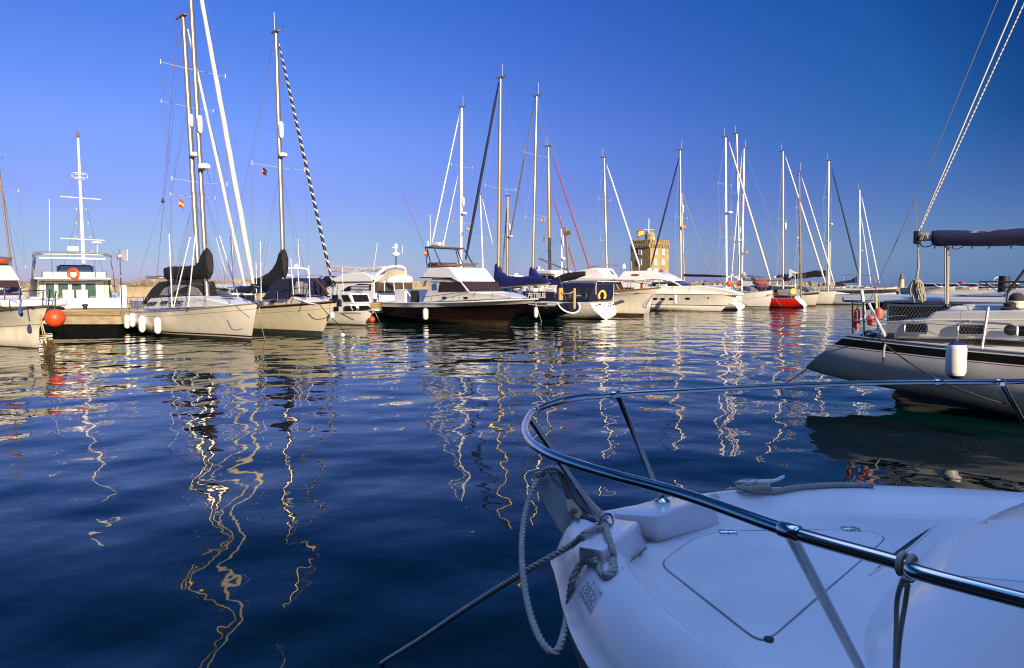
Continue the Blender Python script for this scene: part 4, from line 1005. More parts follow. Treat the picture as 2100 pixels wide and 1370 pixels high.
# ------------------------------------------------------------------ white yacht, round transom
def B9():
    p = at_z(1246, 654, 0); b = Boat('sailing_boat', 'white sailing boat with broad sunlit transom, yellow horseshoe and blue cockpit canopy', 'sailing boat', p.xy, (-.76, .65), 'sailing boats moored along the pontoon')
    tt = b.loc(1238, 620)
    hm = hullmat('hull_silver', [(-1, (.03, .02, .015)), (.06, (.62, .59, .52))])
    hull(b, 10.5, 3.5, tt.z, 1.5, fm=1.1, stern=[(-.4, .6), (0, .12), (.25, -.05), (tt.z, tt.x + .15)], keel=[(0, -.02), (.2, -.4), (1, -.2)], plan=(.80, .42, 2.0), mats=[hm, mat('cove_grey', (.33, .30, .26), .5)], depths=(.16, .19), dmi=(0, 1), transom=white, rail=white)
    c, f = house(b, 'cockpit_canopy', b.xz([(1208, 618), (1222, 582), (1170, 580), (1140, 584), (1136, 618)], 1.35), 1.4, mat('canopy_deep_blue', (.005, .007, .06), .7, var=.4, vscale=4), tum=.15, bevel=.08)
    for pts in ([(1195, 612), (1199, 590), (1216, 590), (1210, 612)], [(1165, 612), (1166, 590), (1190, 590), (1187, 612)]): panel(b, 'vinyl_window', b.xz(pts, 1.35), f, mat('vinyl_dark', (.03, .03, .035), .12), c)
    text_mesh('lettering', 'yachts', .16, b_mtx(b, b.nloc(1186, 606, 1.4), f), lettw, c)
    rig(b, (1092, 612), (1101, 197), alu, .12, spr=(317, 447), sw=1.3, wr=.008)
    furl(b, (1097, 206), (1045, 492), .05, mat('sail_olive', (.10, .09, .05), .8))
    cover(b, 'boom_cover', [(1087, 549, 1085, 578), (1093, 545, 1094, 580), (1100, 556, 1100, 582), (1112, 570, 1112, 584), (1128, 573, 1128, 585), (1150, 572, 1150, 584)], blue, .16)
    cover(b, 'awning', [(1132, 572, 1132, 580), (1160, 560, 1160, 577), (1180, 557, 1180, 573), (1200, 556, 1200, 566)], black, .3)
    for a, e in (((1222, 582), (1222, 620)), ((1259, 583), (1258, 622))): b.bar('stern_pole', [b.loc(*a, -.3), b.loc(*e, -.3)], .02, cream)
    b.bar('stern_pole', [b.loc(1259, 557, -1), b.loc(1258, 620, -1)], .02, dmast)
    MB().tube(curve([b.loc(1222, 604, 1.2), b.loc(1223, 579, 1.2), b.loc(1230, 577, 1.1), b.loc(1270, 578, -.9)], 5), .025, 6).build('stern_arch', cream, b.root)
    rails(b, .8, 5, .6, 1.4, pulpit=False)
    tr = MB()
    for (x, y, w_) in ((1229, 624, .35), (1257, 625, .25)): tr.box(b.loc(x, y, .9 if x < 1240 else -.7) + Vector((-.03, 0, 0)), (.05, w_ * .7, .10))
    tr.build('vent', rubber, b.root)
    l = MB()
    for yy in (.16, -.16): l.tube([b.loc(1246, 617) + Vector((-.10, yy, 0)), b.loc(1248, 634) + Vector((-.12, yy, 0))], .02, 5)
    for k in range(3): l.tube([b.loc(1247, 622 + 5 * k) + Vector((-.10, .16, 0)), b.loc(1247, 622 + 5 * k) + Vector((-.10, -.16, 0))], .018, 5)
    l.build('boarding_ladder', steel, b.root)
    return b
bF = B9()
hs = empty('horseshoe_buoy', bF.world(bF.loc(1233, 606, .3) + Vector((-.05, 0, 0)))); tag(hs, 'yellow horseshoe lifebuoy standing on the broad white transom', 'lifebuoy')
hs.rotation_euler = (0, 0, .5)
MB().tube([(.26 * math.cos(a), 0, .30 * math.sin(a)) for a in [rad(-42 + 264 * i / 16) for i in range(17)]], .085, 8).build('float', yellow, hs)
rope('thin pale stern line from the blue canopy yacht into the water', [bF.world(bF.loc(1188, 626, 1.4)), bF.world(bF.loc(1196, 642, 1.9)), at_z(1203, 656, -.1)], .014, ropey)
# ------------------------------------------------------------------ classic motor yacht, clipper bow
def B10():
    L = 12.0; u = (.75, -.66); b = Boat('motor_yacht', 'cream clipper bowed motor yacht with teak rail and brown flybridge screen', 'motor yacht', bow_o(1320, 649, u, L), u)
    q = b.loc(1354, 590); hm = hullmat('hull_cream_red_boot', [(-1, (.06, .015, .01)), (.20, (.80, .74, .60))])
    hull(b, L, 4.2, 1.35, q.z, fm=1.5, stem=[(-.5, -.3), (0, 0), (.8, .22), (1.5, .75), (q.z, q.x - L)], plan=(.85, .42, 2.2), shape='chine', mats=[hm, mat('cove_grey', (.33, .30, .26), .5)], depths=(.34, .37), dmi=(0, 1), rail=teak, railr=.05)
    c, f = house(b, 'cabin', b.xz([(1130, 610), (1130, 578), (1234, 577), (1245, 597), (1272, 600, 0), (1284, 602, 0)], 1.3), 1.35, white, tum=.05, nose=.25)
    for k in range(3): panel(b, 'window', b.xz([(1150 + 24 * k, 594), (1150 + 24 * k, 581), (1170 + 24 * k, 581), (1170 + 24 * k, 594)], 1.5), f, glass, c)
    lo, hi = b.xz([(1244.5, 596), (1235, 579)], 1.3)
    for y0, y1 in ((-.93, -.36), (-.29, .29), (.36, .93)): front(b, 'windscreen', lo, hi, f, mat('glass_brown', (.05, .025, .012), .06), c, y0, y1)
    panel(b, 'window', b.xz([(1221, 579), (1232, 579), (1241, 595), (1221, 595)], 1.3), f, mat('glass_brown', (.05, .025, .012), .06), c)
    MB().prism(b.xz([(1110, 577), (1110, 573), (1262, 571, .7), (1288, 571, -.3), (1289, 573, -.3), (1262, 576, .7)], 1.6), lambda x, z: -1.6, lambda x, z: 1.6).build('roof', white, b.root, bevel=.05)
    fl, ff = house(b, 'flybridge', b.xz([(1140, 572), (1165, 560), (1205, 551), (1222, 549), (1236, 567), (1234, 571)], 1.2), 1.3, white, tum=.1, nose=.4, bevel=.08)
    MB().tube(curve([b.nloc(1205, 549, 1.15), b.nloc(1220, 546, 1.0), b.nloc(1240, 544, .5), b.nloc(1262, 544, -.8), b.nloc(1262, 545, -1.1), b.nloc(1250, 545, -1.15)], 5), .2, 8, flat=.15).build('windscreen_fly', mat('smoked_brown', (.25, .16, .10), .3), fl)
    MB().lathe([(.12, 0), (.16, .1), (.1, .35)], b.loc(1279, 551), n=10).build('searchlight', white, fl)
    MB().tube([b.loc(1275, 553), b.loc(1277, 538)], .03, 5).build('horn_post', dmast, fl)
    p = b.loc(1354, 588); MB().box(p + Vector((.1, 0, .1)), (.8, .25, .12)).build('bowsprit', white, b.root, bevel=.03)
    MB().tube(curve([p + Vector((.4, 0, .1)), p + Vector((.5, 0, .35)), p + Vector((.2, 0, .45))], 4), .04, 6).build('anchor', dmast, b.root)
    MB().box(b.loc(1316, 587), (.14, .14, .5)).build('samson_post', teak, b.root)
    rails(b, 8.2, 11.4, .55, 1.2, r=.02, inset=.12)
    MB().box(b.nloc(1309, 602, 1.3), (.45, .5, .08)).build('hawse', dmast, b.root)
    return b
bG = B10()
rope('taut bow line slanting right from the clipper bow to the water', [bG.world(bG.loc(1343, 603)), bG.world(bG.loc(1362, 624, -.3)), at_z(1386, 649, -.1)], .02, ropey)
rope('second bow line dropping almost straight from the clipper bow', [bG.world(bG.loc(1340, 603)), bG.world(bG.loc(1337, 626, -.2)), at_z(1333, 648, -.1)], .018, ropem)

# ------------------------------------------------------------------ express cruiser with oval ports
def B11():
    L = 12.5; u = (.82, -.57); b = Boat('motor_yacht', 'large white sport yacht with a row of dark oval portholes', 'motor yacht', bow_o(1478, 639, u, L), u)
    q = b.loc(1515, 603); hm = hullmat('hull_white_green_boot', [(-1, (.08, .12, .06)), (.04, (.80, .76, .66))])
    hull(b, L, 4.2, 1.45, q.z, fm=1.5, stem=[(-.5, -1.2), (0, 0), (q.z * .5, .7), (q.z, q.x - L)], plan=(.9, .42, 2.3), shape='chine', mats=[hm, mat('strake_dark', (.06, .06, .05), .5)], depths=(.95, 1.02), dmi=(0, 1), rail=white, railr=.05)
    fo, ffo = house(b, 'foredeck', b.xz([(1290, 607), (1300, 589), (1356, 587), (1433, 586), (1480, 593), (1512, 602), (1512, 606)], 1.7), 1.85, white, tum=.25, nose=1.5, bevel=.08, nx=.35)
    for x, y in ((1342, 613), (1356, 613.5), (1372, 613.5), (1403, 613), (1439, 611.5)):
        p = b.nloc(x, y, 2.0); yy = p.y; 
        xx = p.x; pts = [(xx + .20 * math.cos(a * math.pi / 8), p.z + .10 * math.sin(a * math.pi / 8)) for a in range(16)]
        hbv = b.hbx(xx) * .965
        MB().prism(pts, lambda x_, z_: b.side(x_, z_, .012), lambda x_, z_: b.side(x_, z_, -.05)).build('porthole', glass, b.root)
    up, fu = house(b, 'superstructure', b.xz([(1270, 590), (1272, 574), (1330, 578), (1377, 575), (1396, 587), (1402, 591)], 1.5), 1.6, white, tum=.15, nose=.6, bevel=.05)
    panel(b, 'window', b.xz([(1335, 587), (1338, 579), (1374, 577), (1390, 586)], 1.5), fu, glass, up)
    lo, hi = b.xz([(1395, 586.5), (1378, 576)], 1.5)
    front(b, 'windscreen', lo, hi, fu, mat('glass_blue', (.02, .03, .06), .05), up, -.95, .95)
    rf, fr = house(b, 'flybridge', b.xz([(1265, 573), (1278, 556), (1330, 555), (1349, 560), (1379, 575), (1374, 577), (1290, 577)], 1.5), 1.65, white, tum=.2, nose=.3, bevel=.08)
    pts = [(b.nloc(1303, 564, 1.5).x + .42 * math.cos(a * math.pi / 8), b.nloc(1303, 564, 1.5).z + .10 * math.sin(a * math.pi / 8)) for a in range(16)]
    panel(b, 'emblem', pts, fr, mat('brass', (.35, .22, .05), .3, metal=.6), rf)
    for x in (1332, 1343.5): MB().lathe([(.05, -.3), (.26, -.18), (.3, 0), (.22, .2), (.05, .28)], b.loc(x, 556), n=14).build('satellite_dome', white, rf)
    MB().lathe([(.05, -.2), (.22, 0), (.05, .2)], b.loc(1357, 556), n=12).build('searchlight', mat('brown_cap', (.2, .13, .08), .6), rf)
    for x in (1296, 1311): b.bar('antenna', [b.loc(x, 556), b.loc(x - 1, 536)], .02, wmast, rf)
    for s_ in (-1, 1):
        top = [Vector((x, s_ * max(.15, b.hbx(x) - .3), b.zsx(x) + .9)) for x in (7.6, 9, 10.4, 11.8)]
        MB().tube(top, .018, 5).build('bow_rail', steel, b.root)
        for t_ in top: MB().tube([t_, t_ + Vector((-.2, 0, -.8))], .014, 5).build('stanchion', steel, b.root)
    return b
bH = B11()
pt = bH.world(bH.nloc(1385, 615, 2.3)); fender('long white fender on the hull with oval portholes', (1385, 604), (1384, 624), pt.y, r=.14, lan=(1386, 590))

# ------------------------------------------------------------------ right hand group of sailing boats
GS = 'sailing boats moored along the pontoon'
def plain(label, o, u, L, B, fs, fb, hm, mast, top, mm=alu, mr=.11, spr=(), sw=1.2, jib=None, jm=None, jr=.085, cov=None, cm=None, stern=None, tmat=None, keel=None, radar=(), capsule=(), cab=True, wr=.007, rl=True, trim=None, depths=(), dmi=(), extra=None, whip=True, sail_bow=True, name='sailing_boat'):
    b = Boat(name, label, 'sailing boat', o, u, GS)
    hull(b, L, B, fs, fb, mats=[hm] + ([trim] if trim else []), depths=depths, dmi=dmi, transom=tmat, stern=stern, keel=keel, rail=mat('toe_rail', (.45, .42, .38), .4, metal=.5))
    if cab:
        x0, x1 = L * .30, L * .72; zb = b.zsx(L * .5) - .08
        c, f = house(b, 'cabin', [(x0, zb), (x0 + .15, zb + .48), (lerp(x0, x1, .6), zb + .44), (x1 - .4, zb + .2), (x1, zb)], B * .31, white2, tum=.3, nose=.4, bevel=.05)
        for k in range(3): panel(b, 'window', [(x0 + .5 + k * .9, zb + .2), (x0 + .5 + k * .9, zb + .34), (x0 + 1.1 + k * .9, zb + .34), (x0 + 1.15 + k * .9, zb + .2)], f, glass, c)
        d, fd = house(b, 'sprayhood', [(x0 - 1.0, zb + .3), (x0 - .9, zb + .95), (x0 - .1, zb + 1.0), (x0 + .6, zb + .4)], B * .3, navy if random.random() < .6 else black, tum=.2, bevel=.08)
        front(b, 'vinyl_window', (x0 + .55, zb + .45), (x0 - .05, zb + .95), fd, clear, d, -.7, .7)
    if rl: rails(b, .8, L * .86, .6, 1.6, r=.016, wr=.008)
    rig(b, mast, top, mm, mr, spr=spr, sw=sw, wr=wr, radar=radar, capsule=capsule, whip=whip)
    if jib: furl(b, jib[0], jib[1], jr, jm or sailc)
    if cov: cover(b, 'boom_cover', cov, cm or navy, .16)
    if cov:
        a, e = cov[0], cov[-1]; b.bar('boom', [b.loc(a[0], (a[1] + a[3] * 2) / 3), b.loc(e[0], (e[1] + e[3] * 2) / 3)], .06, alu, n=8)
    if extra: extra(b)
    return b
def hmx(n, c, boot=(.02, .02, .02), z=.08): return hullmat(n, [(-1, boot), (z, c)])
W0 = (.80, .77, .70)

# B12 stern out behind the sport yacht
p = at_z(1516, 635.5, 0)
def scoop(b):
    MB().box(b.loc(1508, 613, .0), (.6, 1.6, .5)).build('cockpit_seat', white2, b.root, bevel=.1)
b12 = plain('white sailing boat stern out beside the oval porthole yacht, dark furled jib', p.xy, (-.72, .69), 10.5, 3.0, .95, 1.4, hmx('hull_b12', W0), (1397, 600), (1395, 308), alu, .14, spr=(446,), sw=1.1,
      jib=((1393, 322), (1335, 546)), jm=sailn, jr=.085, cov=[(1402, 562, 1402, 567), (1450, 563, 1450, 568), (1490, 565, 1490, 569)], cm=black, stern=[(-.4, .4), (0, -.05), (.3, -.15), (1.0, .75)], tmat=white, keel=[(0, -.04), (.2, -.35), (1, -.2)], capsule=((428, -1),), extra=scoop)
b12.bar('forestay', [b12.loc(1399, 395), b12.loc(1456, 556)], .03, greyc)
b12.bar('forestay', [b12.loc(1488, 440), b12.loc(1457, 556)], .03, greyc)
# B13
u13 = (.72, -.69)
b13 = plain('white sailing boat with dark waterline stripe and cream jib left of the red hull', bow_o(1577, 634, u13, 10.5), u13, 10.5, 3.5, 1.2, 1.75, hullmat('hull_b13', [(-1, (.55, .50, .40)), (.16, (.02, .02, .02)), (.24, W0)]), (1490, 605), (1488, 281), wmast, .13, spr=(378, 487), sw=1.3,
      jib=((1495, 292), (1580, 575)), jm=sailc, jr=.10, radar=((435, 1, .25),), trim=mat('cove_grey', (.33, .30, .26), .5), depths=(.5, .53), dmi=(0, 1), rl=True)
text_mesh('lettering', 'sea sail', .3, b_mtx(b13, Vector((b13.nloc(1563, 604.5, 1.2).x, b13.side(b13.nloc(1563, 604.5, 1.2).x, b13.nloc(1563, 604.5, 1.2).z, .03), b13.nloc(1563, 604.5, 1.2).z))), lettd, b13.root)
# behind it two more
def hid(px, Y, u, back, lab, *a, **k):
    q = at_y(px, 600, Y); v = Vector((u[0], u[1], 0)).normalized(); o = Vector((q.x, q.y, 0)) - v * back
    return plain(lab, o.xy, u, *a, **k)
h14 = hid(1511, 78, U, 5.5, 'sailing boat with the tallest mast of the right hand group', 11, 3.5, 1.2, 1.5, hmx('hull_h14', W0), (1517, 590), (1511, 274), alu, .15, spr=(398, 502), sw=1.5, jib=None, wr=.008)
h15 = hid(1525, 73, (-.8, .6), 5.5, 'sailing boat with loose grey boom cover behind the red cushions', 10.5, 3.4, 1.2, 1.5, hmx('hull_h15', W0), (1521, 592), (1526, 304), wmast, .13, spr=(420, 492), sw=1.3, jib=((1522, 310), (1499, 580)), jm=sailw, jr=.06, wr=.008,
      cov=[(1519, 556, 1519, 568), (1523, 557, 1524, 574), (1533, 569, 1533, 577), (1560, 569, 1560, 578), (1605, 570, 1605, 576)], cm=greyc, radar=((492, 1, .24),), capsule=((471, 1),))
# red hull
def redx(b):
    c, f = house(b, 'doghouse', b.xz([(1596, 606), (1592, 594), (1628, 592), (1636, 608)], 1.0), 1.1, greyc, bevel=.08)
    text_mesh('lettering', '200', .42, b_mtx(b, b.nloc(1598, 603, 0) + Vector((0, b.near * 1.18, 0))), mat('number_brown', (.25, .08, .05), .6), b.root, bold=.01)
p = at_z(1646, 631, 0)
b14 = plain('bright red hulled sailing boat with white rounded transom', p.xy, (-.80, .60), 8.5, 3.1, .95, 1.25, hullmat('hull_red', [(-1, (.10, .004, .004)), (.10, (.50, .012, .008))], var=.1), (1643, 610), (1639, 352), dmast, .10, spr=(428, 505), sw=-1.0, jib=None, wr=.007, stern=[(-.4, .5), (0, -.2), (.2, -.25), (.95, .45)], tmat=white, keel=[(0, -.03), (.2, -.35), (1, -.2)], radar=((487, 1, .14),), extra=redx)
# B15
b15 = plain('white sailing boat with thin dark sheer line right of the red hull', bow_o(1672, 628, U, 10), U, 10, 3.4, 1.1, 1.45, hullmat('hull_b15', [(-1, (.03, .03, .03)), (.10, (.76, .68, .52))]), (1606, 600), (1606, 310), alu, .15, spr=(451,), sw=1.1, jib=((1611, 322), (1693, 582)), jm=sailc, jr=.10, capsule=((463, 1),), trim=rubber, depths=(.02, .20), dmi=(0, 1, 0), cov=[(1605, 560, 1605, 578), (1622, 566, 1622, 575)], cm=navy)
# B16
b16 = plain('white plumb bowed sailing boat with cream jib near the dark sail cover', bow_o(1707, 625, U, 10.5), U, 10.5, 3.5, 1.3, 1.55, hullmat('hull_b16', [(-1, (.05, .05, .04)), (.10, (.76, .70, .58))]), (1641, 604), (1640, 360), dmast, .10, spr=(), jib=((1644, 364), (1712, 586)), jm=sailc, jr=.09, whip=False)
# B17 : dark jib, big dark boom cover
b17 = hid(1699, 80, U, 5.8, 'sailing boat with long raised black boom cover and dark blue jib', 11.5, 3.6, 1.1, 1.32, hmx('hull_b17', (.62, .62, .62)), (1698, 598), (1700, 330), alu, .14, spr=(407, 493), sw=1.3, jib=((1706, 345), (1760, 560)), jm=mat('sail_teal', (.015, .035, .07), .8), jr=.10, radar=((459, 1, .17),), wr=.008,
      cov=[(1592, 566, 1592, 571), (1600, 563, 1602, 572), (1625, 562, 1625, 572), (1650, 559, 1650, 571), (1672, 554, 1672, 568), (1694, 555, 1694, 567)], cm=black)
b17.bar('mast_strut', [b17.loc(1702, 496), b17.loc(1701, 584)], .07, wmast)
# B18 : farthest, dark sheer
b18 = hid(1764, 96, (.86, -.51), 5.0, 'white sailing boat with broad black sheer band, farthest of the row', 9.2, 3.3, 1.75, 1.95, hullmat('hull_b18', [(-1, (.6, .58, .5))]), (1763, 590), (1763, 389), wmast, .15, spr=(), jib=((1767, 404), (1803, 580)), jm=sailw, jr=.09, trim=rubber, depths=(.25, .75), dmi=(0, 1, 0), radar=((514, 1, .13),), cov=[(1722, 577, 1722, 581), (1745, 574, 1745, 580), (1758, 566, 1758, 580)], cm=navy, wr=.009)
furl(b18, (1766, 445), (1786, 582), .06, sailw)
MB().tube(curve([b18.loc(1733, 590, .0), b18.loc(1729, 569), b18.loc(1734, 564), b18.loc(1785, 565), b18.loc(1793, 572), b18.loc(1797, 580)], 4), .07, 6).build('awning_hoop', dmast, b18.root)

# masts of the middle group
m1 = hid(946, 56, (-.75, .66), 5.5, 'white mast sailing boat rising behind the black hulled cruiser', 11, 3.5, 1.2, 1.5, hmx('hull_m1', W0), (945, 590), (947, 220), wmast, .13, spr=(341, 456), sw=1.2, jib=((943, 230), (885, 502)), jm=sailw, jr=.07, radar=((436, -1, .22),), capsule=((412, -1),), rl=False)
furl(m1, (939, 360), (909, 502), .05, sailw)
m2 = hid(1125, 62, U, 5.5, 'gold masted ketch with two red furled headsails', 11, 3.5, 1.2, 1.5, hmx('hull_m2', W0), (1128, 592), (1125, 300), gold, .17, spr=(445,), sw=1.7, jib=((1130, 308), (1213, 562)), jm=redcl, jr=.06, wr=.007, rl=False)
furl(m2, (1133, 400), (1181, 556), .055, redcl)
m3 = hid(1040, 78, U, 5.5, 'short gold mast with white fittings behind the blue boom covers', 9, 3, 1.1, 1.4, hmx('hull_m3', W0), (1040, 592), (1042, 402), gold, .17, spr=(484,), sw=1.4, jib=((1040, 420), (1030, 560)), jm=teak, jr=.07, capsule=((465, 1),), radar=((484, 1, .25),), rl=False, wr=.008)
m4 = hid(988, 95, U, 5.0, 'slim white mast with two crossbars, distant, left of the gold mast', 9, 3, 1.1, 1.4, hmx('hull_m4', W0), (992, 592), (985, 400), wmast, .10, spr=(440, 487, 535), sw=1.1, jib=((989, 408), (1010, 500)), jm=sailw, jr=.06, rl=False, wr=.008, whip=False)
m5 = hid(1243, 66, U, 5.3, 'sailing boat with white jib in front of the stone tower', 11, 3.5, 1.2, 1.5, hmx('hull_m5', W0), (1246, 592), (1239, 323), alu, .14, spr=(410, 494), sw=1.0, jib=((1244, 338), (1312, 548)), jm=sailw, jr=.09, rl=False, wr=.007)
# masts continue behind the two at right
m6 = hid(1402, 74, U, 5.3, 'thin mast close beside the mast with the dark furled jib', 9, 3, 1.1, 1.4, hmx('hull_m6', W0), (1404, 592), (1398, 395), gold, .09, spr=(), rl=False, wr=.007, whip=False)
flag('tiny yellow flag beside the white mast behind the black hulled cruiser', m1.world(m1.loc(958, 468, .4)), .22, .34, 2, ang=.2)
flag('tiny orange flag close to the mast with the dark jib', b12.world(b12.loc(1402, 464, .3)), .22, .34, 2, ang=.3)
flag('tiny orange flag beside the mast with grey boom cover', h15.world(h15.loc(1530, 516, .4)), .22, .34, 2, ang=.3)
flag('tiny red and yellow flag below the spreader of the gold masted ketch', m2.world(m2.loc(1110, 452, 1.0)), .22, .34, 2, ang=.2)
flag('tiny yellow flag low between the two tall masts and the red headsail', m2.world(m2.loc(1114, 490, .8)), .22, .34, 2, ang=.2)

# trawler with derrick, canopy boat
def derrick():
    p = at_y(1150, 600, 60); b = Boat('fishing_boat', 'fishing boat with dark derrick mast and white wheelhouse canopy', 'fishing boat', (p.x, p.y), U)
    hull(b, 9, 3.2, 1.2, 1.7, mats=[white], rail=teak)
    c, f = house(b, 'wheelhouse', b.xz([(1103, 600), (1103, 562), (1138, 562), (1140, 600)], .9), 1.1, cream)
    panel(b, 'window', b.xz([(1106, 577), (1106, 566), (1120, 566), (1120, 577)], .9), f, glass, c); panel(b, 'window', b.xz([(1123, 577), (1123, 566), (1136, 566), (1136, 577)], .9), f, glass, c)
    MB().prism(b.xz([(1098, 560), (1102, 555), (1137, 554), (1141, 558), (1139, 562)], .9), lambda x, z: -1.5, lambda x, z: 1.5).build('canopy', white, b.root, bevel=.06)
    mo = b.bar('derrick_mast', [b.loc(1168, 590), b.loc(1160, 466)], .11, dmast, n=8)
    b.bar('derrick_boom', [b.loc(1165, 555), b.loc(1106, 530)], .07, dmast, n=8)
    b.bar('stay', [b.loc(1161, 470), b.loc(1107, 530)], .012, wire); b.bar('stay', [b.loc(1107, 530), b.loc(1122, 560)], .012, wire)
    w_ = b.bar('whip_mast', [b.loc(1153, 590), b.loc(1151, 470)], .07, wmast, n=8)
    MB().lathe([(.08, -.5), (.13, 0), (.08, .5)], b.loc(1155, 494), n=10).build('radar_reflector', white, w_)
    MB().lathe([(.05, -.2), (.3, 0), (.05, .2)], b.loc(1157, 531), n=12).build('radar_dome', white, w_)
    MB().box(b.loc(1163, 478) + Vector((.2, 0, 0)), (.5, .2, .3)).build('lamp_bracket', mat('olive', (.2, .16, .05), .6), mo)
derrick()

# ------------------------------------------------------------------ small background cruisers
def cruiser(label, px, Y, u, L, B, fs=1.1, fb=1.5, fly=True, arch=True, hm=None, cab=None, ant=None, group='small cruisers berthed behind', back=.5, mirror=False):
    q = at_y(px, 600, Y); v = Vector((u[0], u[1], 0)).normalized(); o = Vector((q.x, q.y, 0)) - v * (L * back)
    b = Boat('motor_cruiser', label, 'motor cruiser', o.xy, u, group)
    hull(b, L, B, fs, fb, mats=[hm or white], shape='chine', plan=(.9, .42, 2.4), rail=rubber, nst=16)
    z = b.zsx(L * .5) - .08
    c, f = house(b, 'cabin', [(L * .22, z), (L * .24, z + 1.15), (L * .58, z + 1.15), (L * .70, z + .5), (L * .88, z + .15), (L * .9, z)], B * .40, cab or white, tum=.12, nose=B * .18, bevel=.05)
    panel(b, 'window', [(L * .27, z + .55), (L * .27, z + .98), (L * .58, z + .98), (L * .66, z + .55)], f, glass, c, side=1); panel(b, 'window', [(L * .27, z + .55), (L * .27, z + .98), (L * .58, z + .98), (L * .66, z + .55)], f, glass, c, side=-1)
    front(b, 'windscreen', (L * .69, z + .56), (L * .59, z + 1.1), f, glass, c)
    MB().box((L * .2, 0, z + .3), (.05, B * .6, .5)).build('aft_door', glass, c)
    zt = z + 1.15
    if fly:
        fl, ff = house(b, 'flybridge', [(L * .22, zt), (L * .20, zt + .5), (L * .5, zt + .55), (L * .57, zt)], B * .38, white, tum=.1, nose=.2, bevel=.05)
        MB().tube(curve([(L * .38, B * .33, zt + .55), (L * .5, B * .3, zt + .75), (L * .52, 0, zt + .8), (L * .5, -B * .3, zt + .75), (L * .38, -B * .33, zt + .55)], 3), .1, 6, flat=.2).build('windscreen_fly', mat('smoked_brown', (.25, .16, .10), .3), fl)
        zt += .5
    if arch:
        MB().tube(curve([(L * .2, B * .38, zt), (L * .22, B * .36, zt + .8), (L * .23, 0, zt + .95), (L * .22, -B * .36, zt + .8), (L * .2, -B * .38, zt)], 3), .09, 6).build('radar_arch', white, b.root)
        MB().lathe([(.1, -.1), (.26, 0), (.2, .15), (.05, .2)], (L * .23, 0, zt + 1.08), n=10).build('radar_dome', white, b.root)
    if ant: MB().tube([(L * .23, .3, zt + .9), (L * .2, .35, zt + .9 + ant)], .02, 5).build('antenna', wmast, b.root)
    rails(b, L * .55, L * .92, .5, 1.2, r=.016, wr=.01, mids=())
    return b
cruiser('white cruiser cabin glimpsed between the cream furled jib and the tallest mast', 452, 44, V, 9, 3.2, fly=False, arch=False, cab=cream, ant=2.0)
cruiser('white cruiser with radar arch behind the striped jib boat', 640, 56, U, 9, 3.2, ant=2.5)
cruiser('small white cruiser seen past the mast of the striped jib boat', 604, 62, U, 7.5, 2.8, fly=False, ant=3)
cruiser('white cruiser roof behind the blue boom cover', 1060, 66, V, 10, 3.4)
cruiser('low white cruiser left of the fishing boat canopy', 1020, 72, V, 10, 3.4, fly=False)
cruiser('white cruiser bow tucked under the long grey boom cover', 1452, 76, V, 10, 3.4, fly=False)
cruiser('white cruiser with pale cabin behind the red cushions', 1560, 88, U, 9, 3.3)
cruiser('white cruiser behind the doghouse of the red hulled boat', 1625, 92, U, 9, 3.3, fly=False)
cruiser('white cruiser stern far behind the orange float', 745, 52, V, 8, 3, fly=False, arch=False)
# distant right berth: a row of white bows
for k, (px, Y, s) in enumerate(((1890, 150, 8), (1912, 142, 8), (1935, 148, 9), (1958, 140, 8), (1978, 152, 8.5), (1998, 146, 8), (2022, 150, 9), (2046, 155, 10), (2078, 165, 13))):
    lab = ['leftmost of the distant white motorboats, beside the hanging rope coil', 'distant white motorboat just right of the hanging rope coil', 'distant white motorboat left of the boom tackle', 'distant white motorboat right behind the boom tackle', 'distant white motorboat below the thin red post', 'distant white motorboat right of the thin red post', 'distant white motorboat at the middle of the far berth', 'distant white motorboat beside the dark pile', 'largest distant white yacht at the right edge'][k]
    cruiser(lab, px, Y, (.55, -.83), s, 2.9, fs=1.5, fb=2.0, fly=k > 6, arch=k > 7, group='motorboats at the far berth', ant=None)
p = at_y(2058, 600, 120); q = MB().tube([(0, 0, -1), (0, 0, at_y(2058, 566, 120).z)], .9, 10).build('mooring_pile', rubber); q.location = (p.x, p.y, 0); tag(q, 'thick dark mooring pile among the distant white boats', 'pile')
p = at_y(1972, 600, 165); q = MB().tube([(0, 0, -1), (0, 0, at_y(1972, 578, 165).z)], .75, 10).build('channel_marker', redp); q.location = (p.x, p.y, 0); tag(q, 'thin red harbour marker post far right', 'marker')
pier('far pontoon behind the distant white motorboats', at_y(1880, 600, 156).xy.to_3d(), Vector((1, .1, 0)).normalized(), 40, 2.2, 1.0)

# life jackets, dinghy and other loose things in the right group
def puff(label, cat, name, px, py, Y, d, m):
    p = at_y(px, py, Y); o = MB().ball((0, 0, 0), 1, 12).build(name, m); o.data.transform(Matrix.Diagonal((d[0], d[1], d[2], 1)))
    for v in o.data.vertices: v.co += Vector((random.uniform(-.04, .04), random.uniform(-.04, .04), random.uniform(-.04, .04)))
    o.location = p; tag(o, label, cat); return o
puff('orange life jacket hanging on the stern rail below the tallest right mast', 'life jacket', 'life_jacket', 1495, 582, 64.5, (.28, .18, .30), orange)
puff('darker red life jacket on the stern rail right of the orange one', 'life jacket', 'life_jacket', 1516, 581, 66, (.24, .16, .28), redcl)
puff('red covered dinghy on deck left of the cream jib', 'dinghy', 'dinghy', 1560, 580, 68, (.85, .5, .26), redcl)
puff('dark red sail bag below the red dinghy', 'bag', 'sail_bag', 1562, 588, 67.3, (.75, .4, .22), mat('bag_maroon', (.10, .02, .02), .8))
yb = empty('lifebuoy', at_y(1626, 598, 64.2)); tag(yb, 'yellow lifebuoy with white centre beside the red hull', 'lifebuoy')
